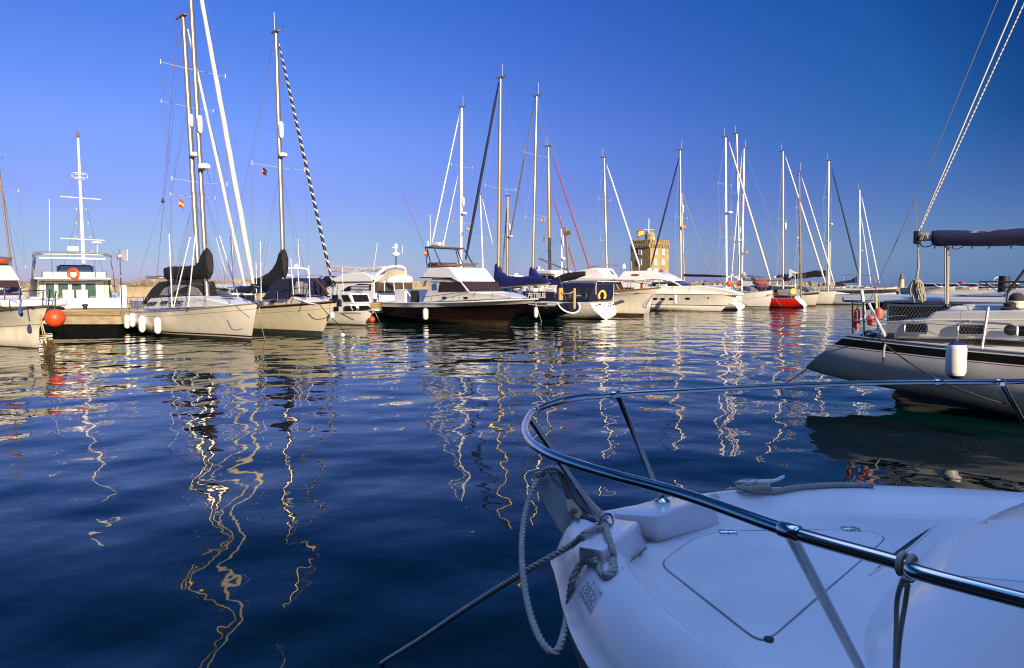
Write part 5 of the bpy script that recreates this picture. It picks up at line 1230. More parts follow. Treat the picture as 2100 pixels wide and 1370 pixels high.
MB().tube([(.20 * math.cos(a * math.pi / 8), 0, .20 * math.sin(a * math.pi / 8)) for a in range(16)], .11, 8, closed=True).build('ring', yellow, yb); MB().ball((0, 0, 0), .12, 10).build('lamp', white, yb)
def gen(b, px, py, base):
    t = b.nloc(px, py, .5); w_ = b.bar('wind_generator', [b.nloc(px + 2, base, .5), t], .04, wmast)
    MB().prism([(t.x - .2, t.z), (t.x + .5, t.z + .45), (t.x + .55, t.z - .5)], lambda x, z: t.y - .02, lambda x, z: t.y + .02).build('tail_vane', white, w_)
    MB().lathe([(.03, -.3), (.13, 0), (.03, .4)], t, (-1, 0, .1), n=8).build('nacelle', white, w_)
    for k in range(5):
        an = k * 2 * math.pi / 5; MB().tube([t + Vector((-.4, 0, 0)), t + Vector((-.4, .5 * math.cos(an), .5 * math.sin(an)))], [.04, .02], 4, flat=.4).build('blade', dmast, w_)
gen(b14, 1630, 560, 606)
rope('dark line slanting from the sport yacht bow into the water', [bH.world(bH.loc(1505, 608)), at_z(1552, 641, -.1)], .02, roped, n=2)
rope('pale lines of the white striped boat meeting the water by the red hull', [b13.world(b13.loc(1590, 612)), at_z(1606, 632, -.1)], .018, ropem, n=2)
rope('thin line hanging straight down the red hull', [b14.world(b14.nloc(1622, 611, 1.6)), at_z(1622, 629, -.1)], .016, ropem, n=2)
# fixed things along the pontoon: service pedestals
# ------------------------------------------------------------------ right hand yacht, stern towards the left
RU = Vector((.743, -.669, 0)).normalized()
def R_():
    b = Boat('sailing_boat', 'large white sailing yacht at right with black sheer band and navy boom cover', 'sailing boat', (6.25 + .669 * .95, 12.7 + .743 * .95), RU)
    hm = hullmat('hull_white_right', [(-1, (.02, .02, .02)), (-.02, (.68, .67, .62))], rough=.2, var=.14)
    tp = b.loc(1657, 757); k1 = b.loc(1730, 780); k2 = b.loc(1900, 812)
    bk = mat('sheer_black', (.005, .005, .005), .6, spec=.15); rd = mat('sheer_red', (.25, .01, .012), .4)
    hull(b, 11.5, 3.5, 1.27, 1.55, fm=1.15, stem=[(-.5, -1), (0, 0), (1.6, .9)], stern=[(-.5, .6), (tp.z - .1, tp.x + .12), (tp.z, tp.x), (1.27, 0)], keel=[(0, tp.z - .01), (max(.01, (k1.x - tp.x) / 11.5), k1.z - .02), (max(.05, (k2.x - tp.x) / 11.5), k2.z - .08), (.24, -.12), (.35, -.35), (.6, -.6), (1, -.2)],
         plan=(.56, .46, 2.0), mats=[hm, bk, white2, rd], depths=(.055, .185, .20, .215), dmi=(2, 1, 2, 3, 0), rail=mat('toe_rail', (.45, .42, .38), .4, metal=.5), railr=.018, nst=44)
    c, f = house(b, 'cabin', b.xz([(1795, 693), (1812, 668), (1830, 660), (1894, 657), (1914, 639), (2130, 636), (2300, 660), (2330, 700)], 1.0), 1.12, mat('cabin_white', (.52, .53, .53), .35, var=.18, vscale=3), tum=.30, nose=.35, bevel=.05, nx=.7)
    k = MB().tube([Vector((x, b.near * (f(x, z) + .0), z)) for x, z in b.xz([(1815, 661), (1893, 657), (2000, 656), (2110, 656)], 1.05)], .012, 5).build('cabin_moulding', white2, c)
    frm = mat('window_rim', (.45, .43, .38), .3, metal=.6)
    def rr(x0, y0, x1, y1, d=1.08):
        r = 5; pts = []
        for cx, cy, a0 in ((x1 - r, y0 + r, -90), (x1 - r, y1 - r, 0), (x0 + r, y1 - r, 90), (x0 + r, y0 + r, 180)):
            for q in range(5):
                a = rad(a0 + q * 22.5); pts.append((cx + r * math.cos(a), cy + r * math.sin(a)))
        return b.xz(pts, d)
    for x0, y0, x1, y1 in ((1856, 665, 1900, 682), (1966, 667, 2021, 686), (2087, 669, 2150, 690)):
        w_ = panel(b, 'window', rr(x0, y0, x1, y1), f, glass, c, off=.016)
        pts = rr(x0 - 1.5, y0 - 1.5, x1 + 1.5, y1 + 1.5)
        MB().tube([Vector((x, b.near * (f(x, z) + .012), z)) for x, z in pts], .016, 6, closed=True).build('window_rim', frm, w_)
    q = b.xz([(2072, 677)], 1.08)[0]; MB().lathe([(.09, 0), (.09, .03), (.02, .05)], (q[0], b.near * (f(*q) - .005), q[1]), (0, b.near, 0), n=16).build('port_light', rubber, c)
    p = b.nloc(2000, 634, .35); hz = b.nloc(2000, 637, .6).z
    MB().prism(b.xz([(1938, 638), (1948, 629), (1975, 625), (2065, 625), (2065, 638)], .45), lambda x, z: -.42, lambda x, z: .42).build('companion_hatch', mat('hatch_white', (.72, .71, .68), .3), c, bevel=.03)
    p = b.nloc(2070, 640, .75); wn = MB().lathe([(.14, -.02), (.13, .05), (.08, .09), (.09, .14), (.05, .16)], p, n=18).build('winch', rubber, c)
    MB().tube([p + Vector((-.05, 0, .1)), b.nloc(2065, 600, .75)], .018, 6).build('winch_handle', steel, wn)
    p = b.nloc(2085, 633, .5); q = b.nloc(2085, 617, .5); MB().lathe([(.02, 0), (.15, 0), (.155, q.z - p.z), (.02, q.z - p.z)], p, n=20).build('line_bag', mat('bag_cream', (.72, .66, .48), .7), c, bevel=.01)
    MB().ball(q + Vector((0, 0, .02)), .12, 12).build('coiled_line', roped, c)
    # cockpit coaming and wheel well
    MB().prism(b.xz([(1768, 694), (1772, 687), (1800, 683), (1812, 694)], .9), lambda x, z: -1.0, lambda x, z: 1.0).build('aft_locker', navy, b.root, bevel=.04)
    # boom with cover, topping lift, tackle
    bm = b.bar('boom', [b.loc(1880, 486), b.loc(2400, 470)], .085, mat('boom_alloy', (.36, .34, .30), .45, metal=.4), n=10)
    MB().box(b.loc(1881, 487), (.10, .17, .24)).build('boom_end', rubber, bm, bevel=.02)
    cover(b, 'boom_cover', [(1911, 473, 1911, 503), (1925, 472, 1925, 505), (1960, 472, 1960, 504), (2000, 473, 2000, 505), (2040, 471, 2040, 505), (2080, 469, 2080, 504), (2120, 467, 2120, 505), (2200, 462, 2200, 506), (2330, 452, 2330, 508)], mat('cover_navy', (.015, .013, .055), .65, var=.45, vscale=4, bump=.02, bscale=4, stretch=(.6, 2, 2)), .16, wr=.006)
    for x in (1918, 1955, 1995, 2030, 2075): b.bar('cover_tie', [b.loc(x, 503, b.near * .08), b.loc(x - 2, 510, b.near * .08)], .012, black)
    b.bar('topping_lift', [b.loc(1882, 478), b.loc(2085, 0), b.loc(2300, -496)], .014, mat('braid_pale', (.62, .58, .52), .8))
    spl = MB(); a, e = b.loc(1887, 470), b.loc(2103, 0)
    spl.tube([a.lerp(e, i / 160) for i in range(240)], .014, 6, mif=lambda i, j: 1 if i % 3 == 0 else 0); spl.build('flag_halyard', [mat('braid_pale', (.62, .58, .52), .8), mat('braid_fleck', (.22, .19, .16), .9)], b.root)
    b.bar('backstay', [b.loc(1755, 682, .3), b.loc(1805, 570, .1), b.loc(1880, 402), b.loc(2046, 0), b.loc(2260, -520)], .007, dmast)
    b.bar('boom_strop', [b.loc(1880, 402), b.loc(1879, 470)], .005, wire)
    tk = []
    for dx, dy in ((-4, 0), (-1.5, .06), (1.5, -.05), (4, .04)):
        tk.append(b.bar('mainsheet', [b.loc(1942 + dx, 505, dy), b.loc(1942 + dx * .7, 628, dy)], .011, mat('sheet_rope', (.48, .42, .30), .85)))
    b.bar('sheet_post', [b.loc(1939, 503, .1), b.loc(1940, 632, .1)], .022, dmast)
    MB().box(b.loc(1942, 632), (.12, .08, .16)).build('sheet_block', rubber, b.root, bevel=.02)
    b.bar('sheet_tail', curve([b.loc(1884, 497), b.loc(1893, 506), b.loc(1905, 505), b.loc(1915, 500)], 5), .010, roped)
    b.bar('sheet_tail', curve([b.loc(1950, 508), b.loc(1960, 511), b.loc(1972, 507), b.loc(1978, 503)], 5), .008, roped)
    for a in ((1892, 481, 1886, 491), (1897, 477, 1890, 492), (1899, 477, 1903, 490)): b.bar('lashing', [b.loc(a[0], a[1], b.near * .1), b.loc(a[2], a[3], b.near * .1)], .010, ropem)
    # stern rail
    ps = MB()
    za = b.nloc(1748, 621, .85); d = .86
    xs_ = [b.nloc(x, 690, d).x for x in (1747, 1771, 1790)]
    def pl(px, py, s_): v = b.nloc(px, py, d); return Vector((v.x, s_ * abs(v.y), v.z))
    for s_ in (1, -1):
        for x in (1748, 1771): ps.tube([pl(x, 621, s_), pl(x + 1, 692, s_)], .015, 6)
        for y in (621, 657): ps.tube([pl(1746, y, s_), pl(1785, y - 2, s_), pl(1812, y - 3, s_)], .013, 6)
    for y in (621, 657): ps.tube([pl(1746, y, 1), pl(1746, y, -1)], .013, 6)
    ps.build('pushpit', steel, b.root)
    b.bar('rail_brace', [b.nloc(1782, 622, .9), b.nloc(1815, 690, 1.15)], .022, wmast)
    b.bar('boat_pole', [b.nloc(1767, 596, .8), b.nloc(1771, 622, .8), b.nloc(1772, 660, .8)], .03, wmast)
    b.bar('boat_pole', [b.nloc(1796, 602, -.6), b.nloc(1798, 640, -.6)], .025, mat('pole_yellow', (.55, .46, .22), .6))
    # side stanchions, lifelines, netting
    xs2 = [b.nloc(x, 690, 1.55).x for x in (1815, 2011, 2215)]
    tops = []
    for x in xs2[1:]:
        y = b.near * (b.hbx(x) - .06); z = b.zsx(x)
        MB().tube([(x, y, z), (x + .06, y, z + .68)], .020, 8).build('stanchion', wmast, b.root); tops.append(Vector((x + .06, y, z + .68)))
    p0 = b.nloc(1812, 655, .95)
    for hh in (1.0, .5):
        b.bar('lifeline', [Vector((p0.x, p0.y, b.zsx(p0.x) + .68 * hh))] + [Vector((t.x, t.y, t.z - .68 * (1 - hh))) for t in tops], .006, wire)
    net = MB(); x0, x1 = p0.x, tops[0].x; n = 30
    def npt(u_, v_):
        x = lerp(x0, x1, u_); return Vector((x, b.near * (b.hbx(x) - .06), b.zsx(x) + .04 + .62 * v_ - .03 * math.sin(u_ * math.pi) * v_))
    rows_ = 7
    for s_ in (1, -1):
        for i in range(-rows_, n + rows_):
            pts = []
            for j in range(rows_ + 1):
                u_ = (i + s_ * j + (0 if s_ > 0 else rows_)) / n
                if 0 <= u_ <= 1: pts.append(npt(u_, j / rows_))
            if len(pts) > 1: net.tube(pts, .0017, 3)
    net.build('safety_net', mat('net_cord', (.30, .30, .28), .8), b.root)
    MB().tube(curve([b.nloc(1765, 690, .8), b.nloc(1780, 680, .8), b.nloc(1793, 684, .9), b.nloc(1801, 692, 1.0)], 6), .03, 8).build('stern_rope', ropem, b.root)
    MB().box(b.nloc(1829, 690, 1.1), (.16, .10, .12)).build('fairlead', rubber, b.root, bevel=.03)
    b.bar('mast', [Vector((7.3, 0, 1.3)), Vector((7.1, 0, 16))], .12, alu, n=12)
    return b
bR = R_()
# rope coil on the boom end
def coil():
    top = bR.world(bR.loc(1882, 500)); q = bR.world(bR.loc(1880, 571)); e = bR.world(bR.loc(1882, 618))
    root = empty('rope_coil', e); tag(root, 'tan coil of rope hanging from the end of the navy covered boom', 'rope')
    MB().tube([top - e, (top - e) * .6 + Vector((.015, 0, 0)), q - e], [.014, .02, .024], 8).build('hanging_tail', ropem, root)
    c = (q - e); h = c.z; sx = bR.u
    mb = MB()
    for i in range(15):
        t = i / 14 - .5; wd = .025 + .085 * math.sin(math.pi * (i + .5) / 15); off = bR.n * random.uniform(-.07, .07); dl = random.uniform(-.03, .06)
        cx = sx * (t * .20) + off
        pts = [c + Vector((0, 0, .0)), c + cx * .8 + Vector((0, 0, -.07)), c + cx * 1.2 + Vector((0, 0, -.22)), cx * 1.15 + Vector((0, 0, .06 + dl)), cx * .9 + sx * .02 + Vector((0, 0, dl)), cx * .9 + off * .5 + Vector((0, 0, .10 + dl)), c + cx * .9 - off + Vector((0, 0, -.2)), c + Vector((0, 0, -.03))]
        mb.tube(curve(pts, 5), .012, 6)
    mb.build('loops', ropem, root, angle=80)
    MB().tube([c + sx * (.05 * math.cos(a)) + bR.n * (.05 * math.sin(a)) + Vector((0, 0, -.02 - a * .004)) for a in [k * .6 for k in range(32)]], .013, 6).build('wrap', ropem, root, angle=80)
coil()
pt = bR.world(bR.nloc(1962, 740, 1.9)); fender('big white fender with navy ends against the right hand yacht', (1962.5, 699), (1960.5, 777), pt.y, r=.145, cap=fendn, lan=(1972, 636))
for (a, e, r, l_) in (((1758, 632), (1757, 676), .055, 'long faded orange float strapped upright at the yacht stern corner'), ((1787, 645), (1785, 668), .07, 'short faded orange float behind the pale brace of the stern rail'), ((1803, 631), (1804, 659), .06, 'faded orange float nearest the cabin on the yacht stern rail')):
    pt = bR.world(bR.nloc(a[0], a[1], .75)); fender(l_, a, e, pt.y, m=pinkf, r=r, group='orange floats on the stern rail', name='float')
rope('dark line drooping across the hull of the right hand yacht', [bR.world(bR.nloc(1795, 683, .98)), bR.world(bR.nloc(1816, 707, 1.42)), bR.world(bR.nloc(1860, 740, 1.50)), bR.world(bR.nloc(1925, 779, 1.56)), bR.world(bR.nloc(2010, 813, 1.50)), bR.world(bR.nloc(2062, 828, 1.3))], .013, roped, n=6)
rope('frayed knot tail hanging on the hull of the right hand yacht', [bR.world(bR.nloc(1815, 706, 1.46)), bR.world(bR.nloc(1812, 722, 1.48)), bR.world(bR.nloc(1811, 748, 1.5))], .02, ropem, n=3)
rope('thin dark stern line from the yacht counter down to the water at left', [bR.world(bR.loc(1736, 692, .3)), bR.world(bR.loc(1658, 757) + Vector((-.03, 0, 0))), bR.world(bR.loc(1612, 786, -.3)), at_z(1600, 800, -.05)], .011, roped, n=4)
rope('short loose cord dangling from the companion hatch of the right yacht', [bR.world(bR.nloc(1985, 629, .5)), bR.world(bR.nloc(1987, 640, .8)), bR.world(bR.nloc(1985, 652, .95)), bR.world(bR.nloc(1991, 661, 1.05))], .012, ropem)

# yacht on the far side of it: flat overhanging deck, dark saloon, rails
def Q_():
    o = bR.o + bR.n * 4.2; b = Boat('motor_yacht', 'grey white motor yacht with overhanging deck edge lying beyond the right hand yacht', 'motor yacht', o.xy, RU)
    sgn = b.near
    hull(b, 14, 4.2, .75, 1.7, fm=.9, stern=[(-.5, .3), (.3, 0), (.75, .2)], plan=(.92, .4, 2.3), shape='chine', mats=[mat('hull_grey', (.30, .31, .30), .3, var=.2)], rail=rubber)
    d = b.xz([(1727, 607), (1727, 613)], 2.0); zt = d[0][1]; zb = zt - .14; x0 = d[0][0]
    MB().box(((x0 + 13) / 2, 0, (zt + zb) / 2), (13 - x0, 4.1, zt - zb)).build('upper_deck', mat('deck_edge', (.60, .62, .64), .35, var=.12), b.root, bevel=.05)
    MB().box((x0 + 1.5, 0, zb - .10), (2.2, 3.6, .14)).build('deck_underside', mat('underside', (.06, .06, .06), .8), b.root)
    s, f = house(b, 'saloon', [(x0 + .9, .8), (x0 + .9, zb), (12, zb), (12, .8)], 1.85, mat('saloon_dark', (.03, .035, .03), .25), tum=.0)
    panel(b, 'saloon_window', [(x0 + 1.1, zb - .45), (x0 + 1.15, zb - .06), (x0 + 2.05, zb - .06), (x0 + 2.35, zb - .5)], f, glass, s, off=.02)
    MB().tube([Vector((x, sgn * 1.92, z)) for x, z in ((x0 + .95, zb - .05), (x0 + 2.1, zb - .05), (x0 + 2.5, zb - .75))], .03, 6).build('window_pillar', white, s)
    for q in range(6): MB().tube([(x0 + 2.9 + q * .8, sgn * 1.9, zb - .55), (x0 + 2.9 + q * .8, sgn * 1.9, zb)], .02, 5).build('deck_post', white2, b.root)
    for y in (578, 589):
        z = b.nloc(1990, y, 1.9).z
        for s_ in (1, -1): MB().tube([(x0 + 2.6, s_ * 1.95, z), (13, s_ * 1.95, z)], .016, 6).build('upper_rail', rubber, b.root)
    z1 = b.nloc(1990, 578, 1.9).z
    for q in range(6):
        x = x0 + 2.7 + q * 1.6; MB().tube([(x, sgn * 1.95, z1), (x + .35, sgn * 1.95, zt)], .012, 5).build('rail_post', steel, b.root)
    MB().prism(b.xz([(1960, 606), (2050, 599), (2180, 597), (2180, 608)], .5), lambda x, z: -1.2, lambda x, z: 1.2).build('deck_cover', mat('cover_pale_blue', (.30, .34, .46), .7, var=.2), b.root, bevel=.05)
    b.bar('ladder_rope', [b.nloc(2066, 604, 1.5), b.nloc(2066, 640, 1.5)], .03, dmast)
    b.bar('strut', [b.nloc(2120, 530, 1.5), b.nloc(2060, 608, 1.5)], .03, rubber)
    return b
Q_()

# ------------------------------------------------------------------ near powerboat bow
ph = rad(30); FH = Vector((-math.cos(ph), math.sin(ph), 0)); FN = Vector((-FH.y, FH.x, 0))
fo = at_z(1170, 1085, 1.25) - FN * .19 * 1.0
def near():
    b = Boat('power_boat', 'white powerboat bow in the near right corner with stainless pulpit rail', 'motor boat', (fo.x, fo.y), FH)
    P = lambda px, py, z: b.inv(at_z(px, py, z))
    gel = mat('gelcoat_near', (.85, .83, .83), .22, var=.13, vscale=2.5, coat=.25)
    non = mat('deck_nonskid', (.82, .81, .82), .5, var=.16, vscale=2.2, bump=.0008, bscale=260)
    G = [(.045, 0.0), (.03, .04), (-.02, .11), (-.061, .175), (-.112, .255), (-.19, .381), (-.3, .535), (-.423, .675), (-.614, .845), (-.853, 1.015), (-1.118, 1.15), (-1.418, 1.26), (-1.9, 1.38), (-2.6, 1.45), (-4.2, 1.47), (-6.0, 1.40)]
    pts = curve([(x, y, 0) for x, y in G], 5); n = len(pts)
    def off(d):   # offset the gunwale outline outwards by d
        o = []
        for i, p in enumerate(pts):
            t = (pts[min(i + 1, n - 1)] - pts[max(i - 1, 0)]).normalized(); nn = Vector((-t.y, t.x, 0)); nn = nn if nn.y > 0 or (i < 2 and nn.x > 0) else -nn
            if i == 0: nn = Vector((1, 0, 0))
            q = p + nn * d; q.y = max(0, q.y) if i else 0
            o.append(q)
        return o
    #  topsides profile: (offset, height)
    prof = [(-.34, -.25), (-.22, .0), (-.06, .45), (.05, .80), (.105, 1.00), (.118, 1.03), (.118, 1.055), (.10, 1.075), (.085, 1.12), (.058, 1.18), (.022, 1.225), (-.02, 1.247), (-.055, 1.252), (-.085, 1.247), (-.115, 1.222), (-.165, 1.165), (-.21, 1.150)]
    rings = [off(d) for d, _ in prof]
    full = []
    for r_, (d, z) in zip(rings, prof):
        if z < 1.0: r_ = [Vector((p.x - (1.0 - z) * .35 * max(0, 1 - i / 18), p.y * (1 - (1.0 - z) * .25 * max(0, 1 - i / 60)), 0)) for i, p in enumerate(r_)]
        if d < -.08:                  # inner rings must not cross the centre line
            lim = min(p.x for p in r_[:1]); r_ = [Vector((min(p.x, .045 + d * 1.0), p.y, 0)) for p in r_]
        full.append([Vector((p.x, -p.y, z)) for p in reversed(r_)] + [Vector((p.x, p.y, z)) for p in r_[1:]])
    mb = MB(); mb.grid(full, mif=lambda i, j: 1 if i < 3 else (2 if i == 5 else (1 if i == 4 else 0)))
    h = mb.build('hull', [gel, mat('hull_dark_navy', (.010, .012, .018), .3), mat('rub_strip_tan', (.30, .22, .14), .5)], b.root, angle=35)  # near-black navy on the lower hull and the line below the tan strip
    # foredeck floor
    inner = full[-1]; m = len(inner) // 2; dk = MB(); rows = []
    for i in range(0, m + 1, 2):
        a, c = inner[m - i], inner[m + i]
        rows.append([a.lerp(c, k / 10) + Vector((0, 0, .02 * math.sin(math.pi * k / 10))) for k in range(11)])
    dk.grid(rows); fdk = dk.build('foredeck', non, b.root, angle=50)
    fz = 1.20
    # bow cheek blocks either side of the chain channel
    def block(name, base, top, zb, zt):
        k = len(base); o = MB(); vs = [b.inv(at_z(*p, zb)) for p in base] + [b.inv(at_z(*p, zt)) for p in top]
        o.add(vs, [tuple(range(k)), tuple(range(k, 2 * k))] + [(i, (i + 1) % k, (i + 1) % k + k, i + k) for i in range(k)])
        return o.build(name, gel, b.root, bevel=.014, seg=4, angle=80)
    blocks = [block('bow_block', [(1186, 1165), (1198, 1100), (1236, 1082), (1320, 1095), (1330, 1122), (1252, 1206)], [(1186, 1122), (1204, 1080), (1245, 1062), (1313, 1071), (1296, 1086), (1236, 1128)], 1.15, 1.300),
              block('bow_block', [(1266, 1092), (1272, 1072), (1362, 1040), (1500, 1030), (1478, 1078), (1346, 1114)], [(1254, 1055), (1264, 1046), (1356, 1020), (1470, 1010), (1424, 1030), (1350, 1058)], 1.15, 1.292)]
    # coachroof dome
    dm = MB(); rows = []; ax, ay, pw = 2.0, 1.2, 3.2; da = rad(12.8); dfx, dfy = Vector((-math.cos(da), math.sin(da), 0)), Vector((math.sin(da), math.cos(da), 0)); dc = Vector((-1.03, .10, 0)) + dfx * ax - dfy * .22
    for i in range(25):
        r_ = (i / 24) ** .7; row = []
        for j in range(72):
            a = 2 * math.pi * j / 72; ca, sa = math.cos(a), math.sin(a); q = (abs(ca) ** pw + abs(sa) ** pw) ** (-1 / pw)
            row.append(dc + dfx * (ax * r_ * q * ca) + dfy * (ay * r_ * q * sa) + Vector((0, 0, 1.13 + .56 * (1 - r_ ** 4.0) + (.02 if r_ < 1 else 0))))
        rows.append(row)
    dm.grid(rows, closed=True); dome = dm.build('coachroof', gel, b.root, angle=80)
    # surface finder: where a line of sight first meets the hull, deck, blocks or roof
    from mathutils.bvhtree import BVHTree
    vv, ff = [], []
    for o_ in [h, fdk, dome] + blocks:
        k0 = len(vv); vv += [b.world(v.co) for v in o_.data.vertices]; ff += [[i + k0 for i in p.vertices] for p in o_.data.polygons]
    bvh = BVHTree.FromPolygons(vv, ff)
    def hit(px, py, off=0.0):
        r_ = ray(px, py).normalized(); q, nn, _, _ = bvh.ray_cast(EYE, r_)
        if q is None: return b.inv(at_z(px, py, 1.2))
        if nn.dot(r_) > 0: nn = -nn
        return b.inv(q + nn * off)
    b.hit = lambda px, py, off=0.0: b.world(hit(px, py, off))
    # locker lid with groove, draped on the deck
    C4 = [(1350, 1157), (1418, 1106), (1478, 1090), (1640, 1085), (1785, 1089), (1818, 1103), (1802, 1120), (1588, 1306), (1563, 1317), (1538, 1306)]
    def rounded(q, rr=22):
        q = [Vector((x, y, 0)) for x, y in q]; o = []; k = len(q)
        for i in range(k):
            a, p, c = q[i - 1], q[i], q[(i + 1) % k]; ra = min(rr, (a - p).length * .4); rc = min(rr, (c - p).length * .4)
            s_ = p + (a - p).normalized() * ra; e = p + (c - p).normalized() * rc
            for t in (0, .25, .5, .75, 1): o.append(s_ * (1 - t) ** 2 + p * 2 * t * (1 - t) + e * t * t)
        return o
    R0 = []
    rd0 = rounded(C4)
    for a, c in zip(rd0, rd0[1:] + rd0[:1]):
        q = max(1, int((c - a).length / 9))
        R0 += [a.lerp(c, i / q) for i in range(q)]
    cc = sum(R0, Vector()) / len(R0); k = len(R0)
    def ring(s_, off, dpx=0.0):
        o = []
        for p in R0:
            d = p - cc; q = cc + d * s_ - d.normalized() * dpx; o.append(hit(q.x, q.y, off))
        return o
    gr = MB(); gr.grid([ring(1, .0012), ring(1, .0012, 3.2)], closed=True); gr.build('lid_groove', mat('groove_dark', (.17, .18, .20), .8), b.root)
    ld = MB(); rws = [ring(1, .0, 3.2), ring(1, .004, 3.2), ring(1, .0065, 5.5)] + [ring(s_, .007) for s_ in (.93, .75, .5, .25, .02)]
    ld.grid(rws, closed=True); n0 = len(ld.v); ld.v += [tuple(p) for p in rws[-1]]; ld.f.append(tuple(range(n0, n0 + len(rws[-1])))); ld.m.append(0); lid = ld.build('locker_lid', non, b.root, angle=60)
    for px, py in ((1493, 1097), (1745, 1090)):
        p = hit(px, py, .006); hg = MB(); d = (hit(px + 14, py, .006) - p).normalized(); s_ = Vector((-d.y, d.x, 0))
        M_ = Matrix((d, s_, Vector((0, 0, 1)))).transposed()
        for dx, dy in ((-.018, -.016), (.018, -.016), (-.018, .016), (.018, .016)):
            hg.box(p + d * dx + s_ * dy + Vector((0, 0, .003)), (.030, .026, .007), M_); hg.lathe([(.005, 0), (.004, .003), (.001, .004)], p + d * dx + s_ * dy + Vector((0, 0, .006)), n=8)
        hg.tube([p - d * .036 + Vector((0, 0, .005)), p + d * .036 + Vector((0, 0, .005))], .006, 8); hg.build('hinge', steel, lid, bevel=.0015)
    p = hit(1577, 1314, .004); MB().lathe([(.014, 0), (.014, .004), (.004, .006)], p, n=14).build('lid_catch', lettd, lid)
    ds = MB(); qd = [(1276, 1166), (1298, 1146), (1326, 1123)]
    ds.tube([hit(x, y, .001) for x, y in qd], .0025, 5); ds.build('stain_seam', mat('seam_tan', (.20, .16, .06), .8), b.root)
    # slit vent at the front of the coachroof
    up_, lo_ = [(1782, 1181), (1826, 1140), (1872, 1106), (1921, 1075)], [(1782, 1181), (1838, 1146), (1884, 1110), (1921, 1075)]
    vs = MB(); vs.grid([[hit(x, y, .002) for x, y in up_], [hit(x, y, .002) for x, y in lo_]]); vs.build('vent_slot', lettd, b.root)
    MB().tube(curve([hit(x, y, .004) for x, y in lo_], 5), .0035, 6).build('vent_trim', gel, b.root)
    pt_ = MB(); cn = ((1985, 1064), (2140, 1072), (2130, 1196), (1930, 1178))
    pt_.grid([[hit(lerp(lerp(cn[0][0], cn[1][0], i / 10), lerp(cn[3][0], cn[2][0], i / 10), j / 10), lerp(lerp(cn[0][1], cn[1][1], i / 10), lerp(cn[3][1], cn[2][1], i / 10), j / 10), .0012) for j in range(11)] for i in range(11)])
    pt_.build('roof_reflection', mat('reflection_pale', (.84, .85, .86), .45, var=.05, vscale=6), dome, angle=80)  # painted reflection: pale patch draped on the coachroof
    # small wear: grime streaks and scuffs are in the gelcoat; screws along the toe
    # pulpit rail
    zr = 1.75
    near_ = [(1150, 822), (1100, 840), (1078, 868), (1082, 898), (1112, 923), (1160, 944), (1250, 972), (1400, 1013), (1620, 1090), (1850, 1156), (2100, 1232)]
    far_ = [(2300, 783), (2050, 783), (1850, 784), (1690, 788), (1500, 796), (1400, 801), (1270, 808), (1200, 814)]
    L_ = [b.inv(at_z(x, y, zr)) for x, y in far_ + near_]; L_.append(L_[-1] + Vector((-1.2, .25, 0))); L_ += [L_[-1] + Vector((-.25, .0, -.12)), L_[-1] + Vector((-.32, -.03, -.5))]
    f0 = L_[0]; L_ = [f0 + Vector((-1.75, .02, -.5)), f0 + Vector((-1.65, .0, -.12)), f0 + Vector((-1.4, -.05, 0))] + L_
    pr = MB().tube(curve(L_, 10), .0125, 14).build('pulpit_rail', steel, b.root, angle=80)
    def st(top, bot, zb, zt=1.745):
        a, c = b.inv(at_z(*top, zt)), b.inv(at_z(*bot, zb))
        MB().tube([a, c], .0115, 12).build('stanchion', mat('stanchion_steel', (.36, .35, .34), .12, metal=1.0), b.root)
        f_ = MB().lathe([(.034, -.004), (.034, .004), (.02, .012), (.013, .03)], c, n=18); f_.build('stanchion_foot', steel, b.root)
    st((1084, 853), (1237, 1077), 1.300); st((1267, 810), (1358, 1028), 1.292); st((2056, 788), (2150, 960), 1.25)
    st((1618, 1092), (1790, 1420), 1.235)
    RL = curve(L_, 10)
    for px, py in ((1267, 809), (1618, 1090), (2056, 784), (1930, 784), (1100, 842)):
        c = b.inv(at_z(px, py, zr)); k_ = min(range(1, len(RL) - 1), key=lambda i: (RL[i] - c).length); d = (RL[k_ + 1] - RL[k_ - 1]).normalized()
        MB().tube([RL[k_] - d * .022, RL[k_] - d * .018, RL[k_] + d * .018, RL[k_] + d * .022], [.0128, .0155, .0155, .0128], 14).build('rail_collar', steel, b.root, angle=80)
    # eye bolts by the feet
    for px, py in ((1372, 1024), (1246, 1082)):
        c = hit(px, py, .0); MB().tube([c + Vector((.02 * math.cos(a), .006 * math.cos(a), .026 + .026 * math.sin(a))) for a in [rad(-40 + 260 * i / 12) for i in range(13)]], .005, 8).build('eye_bolt', steel, b.root)
    # cleat on the far gunwale
    c = hit(1560, 1004, .0); d = (hit(1600, 1003) - hit(1530, 1008)); d.z = 0; d.normalize()
    MB().tube(curve([c - d * .115 + Vector((0, 0, .045)), c - d * .06 + Vector((0, 0, .037)), c + d * .06 + Vector((0, 0, .037)), c + d * .12 + Vector((0, 0, .055))], 5), [.008] * 6 + [.012] * 4 + [.008] * 6, 10).box(c - d * .03 + Vector((0, 0, .008)), (.025, .03, .055)).box(c + d * .03 + Vector((0, 0, .008)), (.025, .03, .055)).build('cleat', white, b.root, angle=70)
    # registration sticker on the bow flare
    quad = ((1214, 1178), (1238, 1214), (1211, 1262), (1186, 1218))
    def uv(u_, v_):
        (ax_, ay_), (bx_, by_), (cx_, cy_), (dx_, dy_) = quad
        return (lerp(lerp(ax_, bx_, u_), lerp(dx_, cx_, u_), v_), lerp(lerp(ay_, by_, u_), lerp(dy_, cy_, u_), v_))
    sk = MB(); sk.grid([[hit(*uv(i / 5, j / 5), .0012) for j in range(6)] for i in range(6)])
    so_ = sk.build('registration_sticker', mat('sticker_white', (.72, .70, .72), .4), b.root, angle=80)
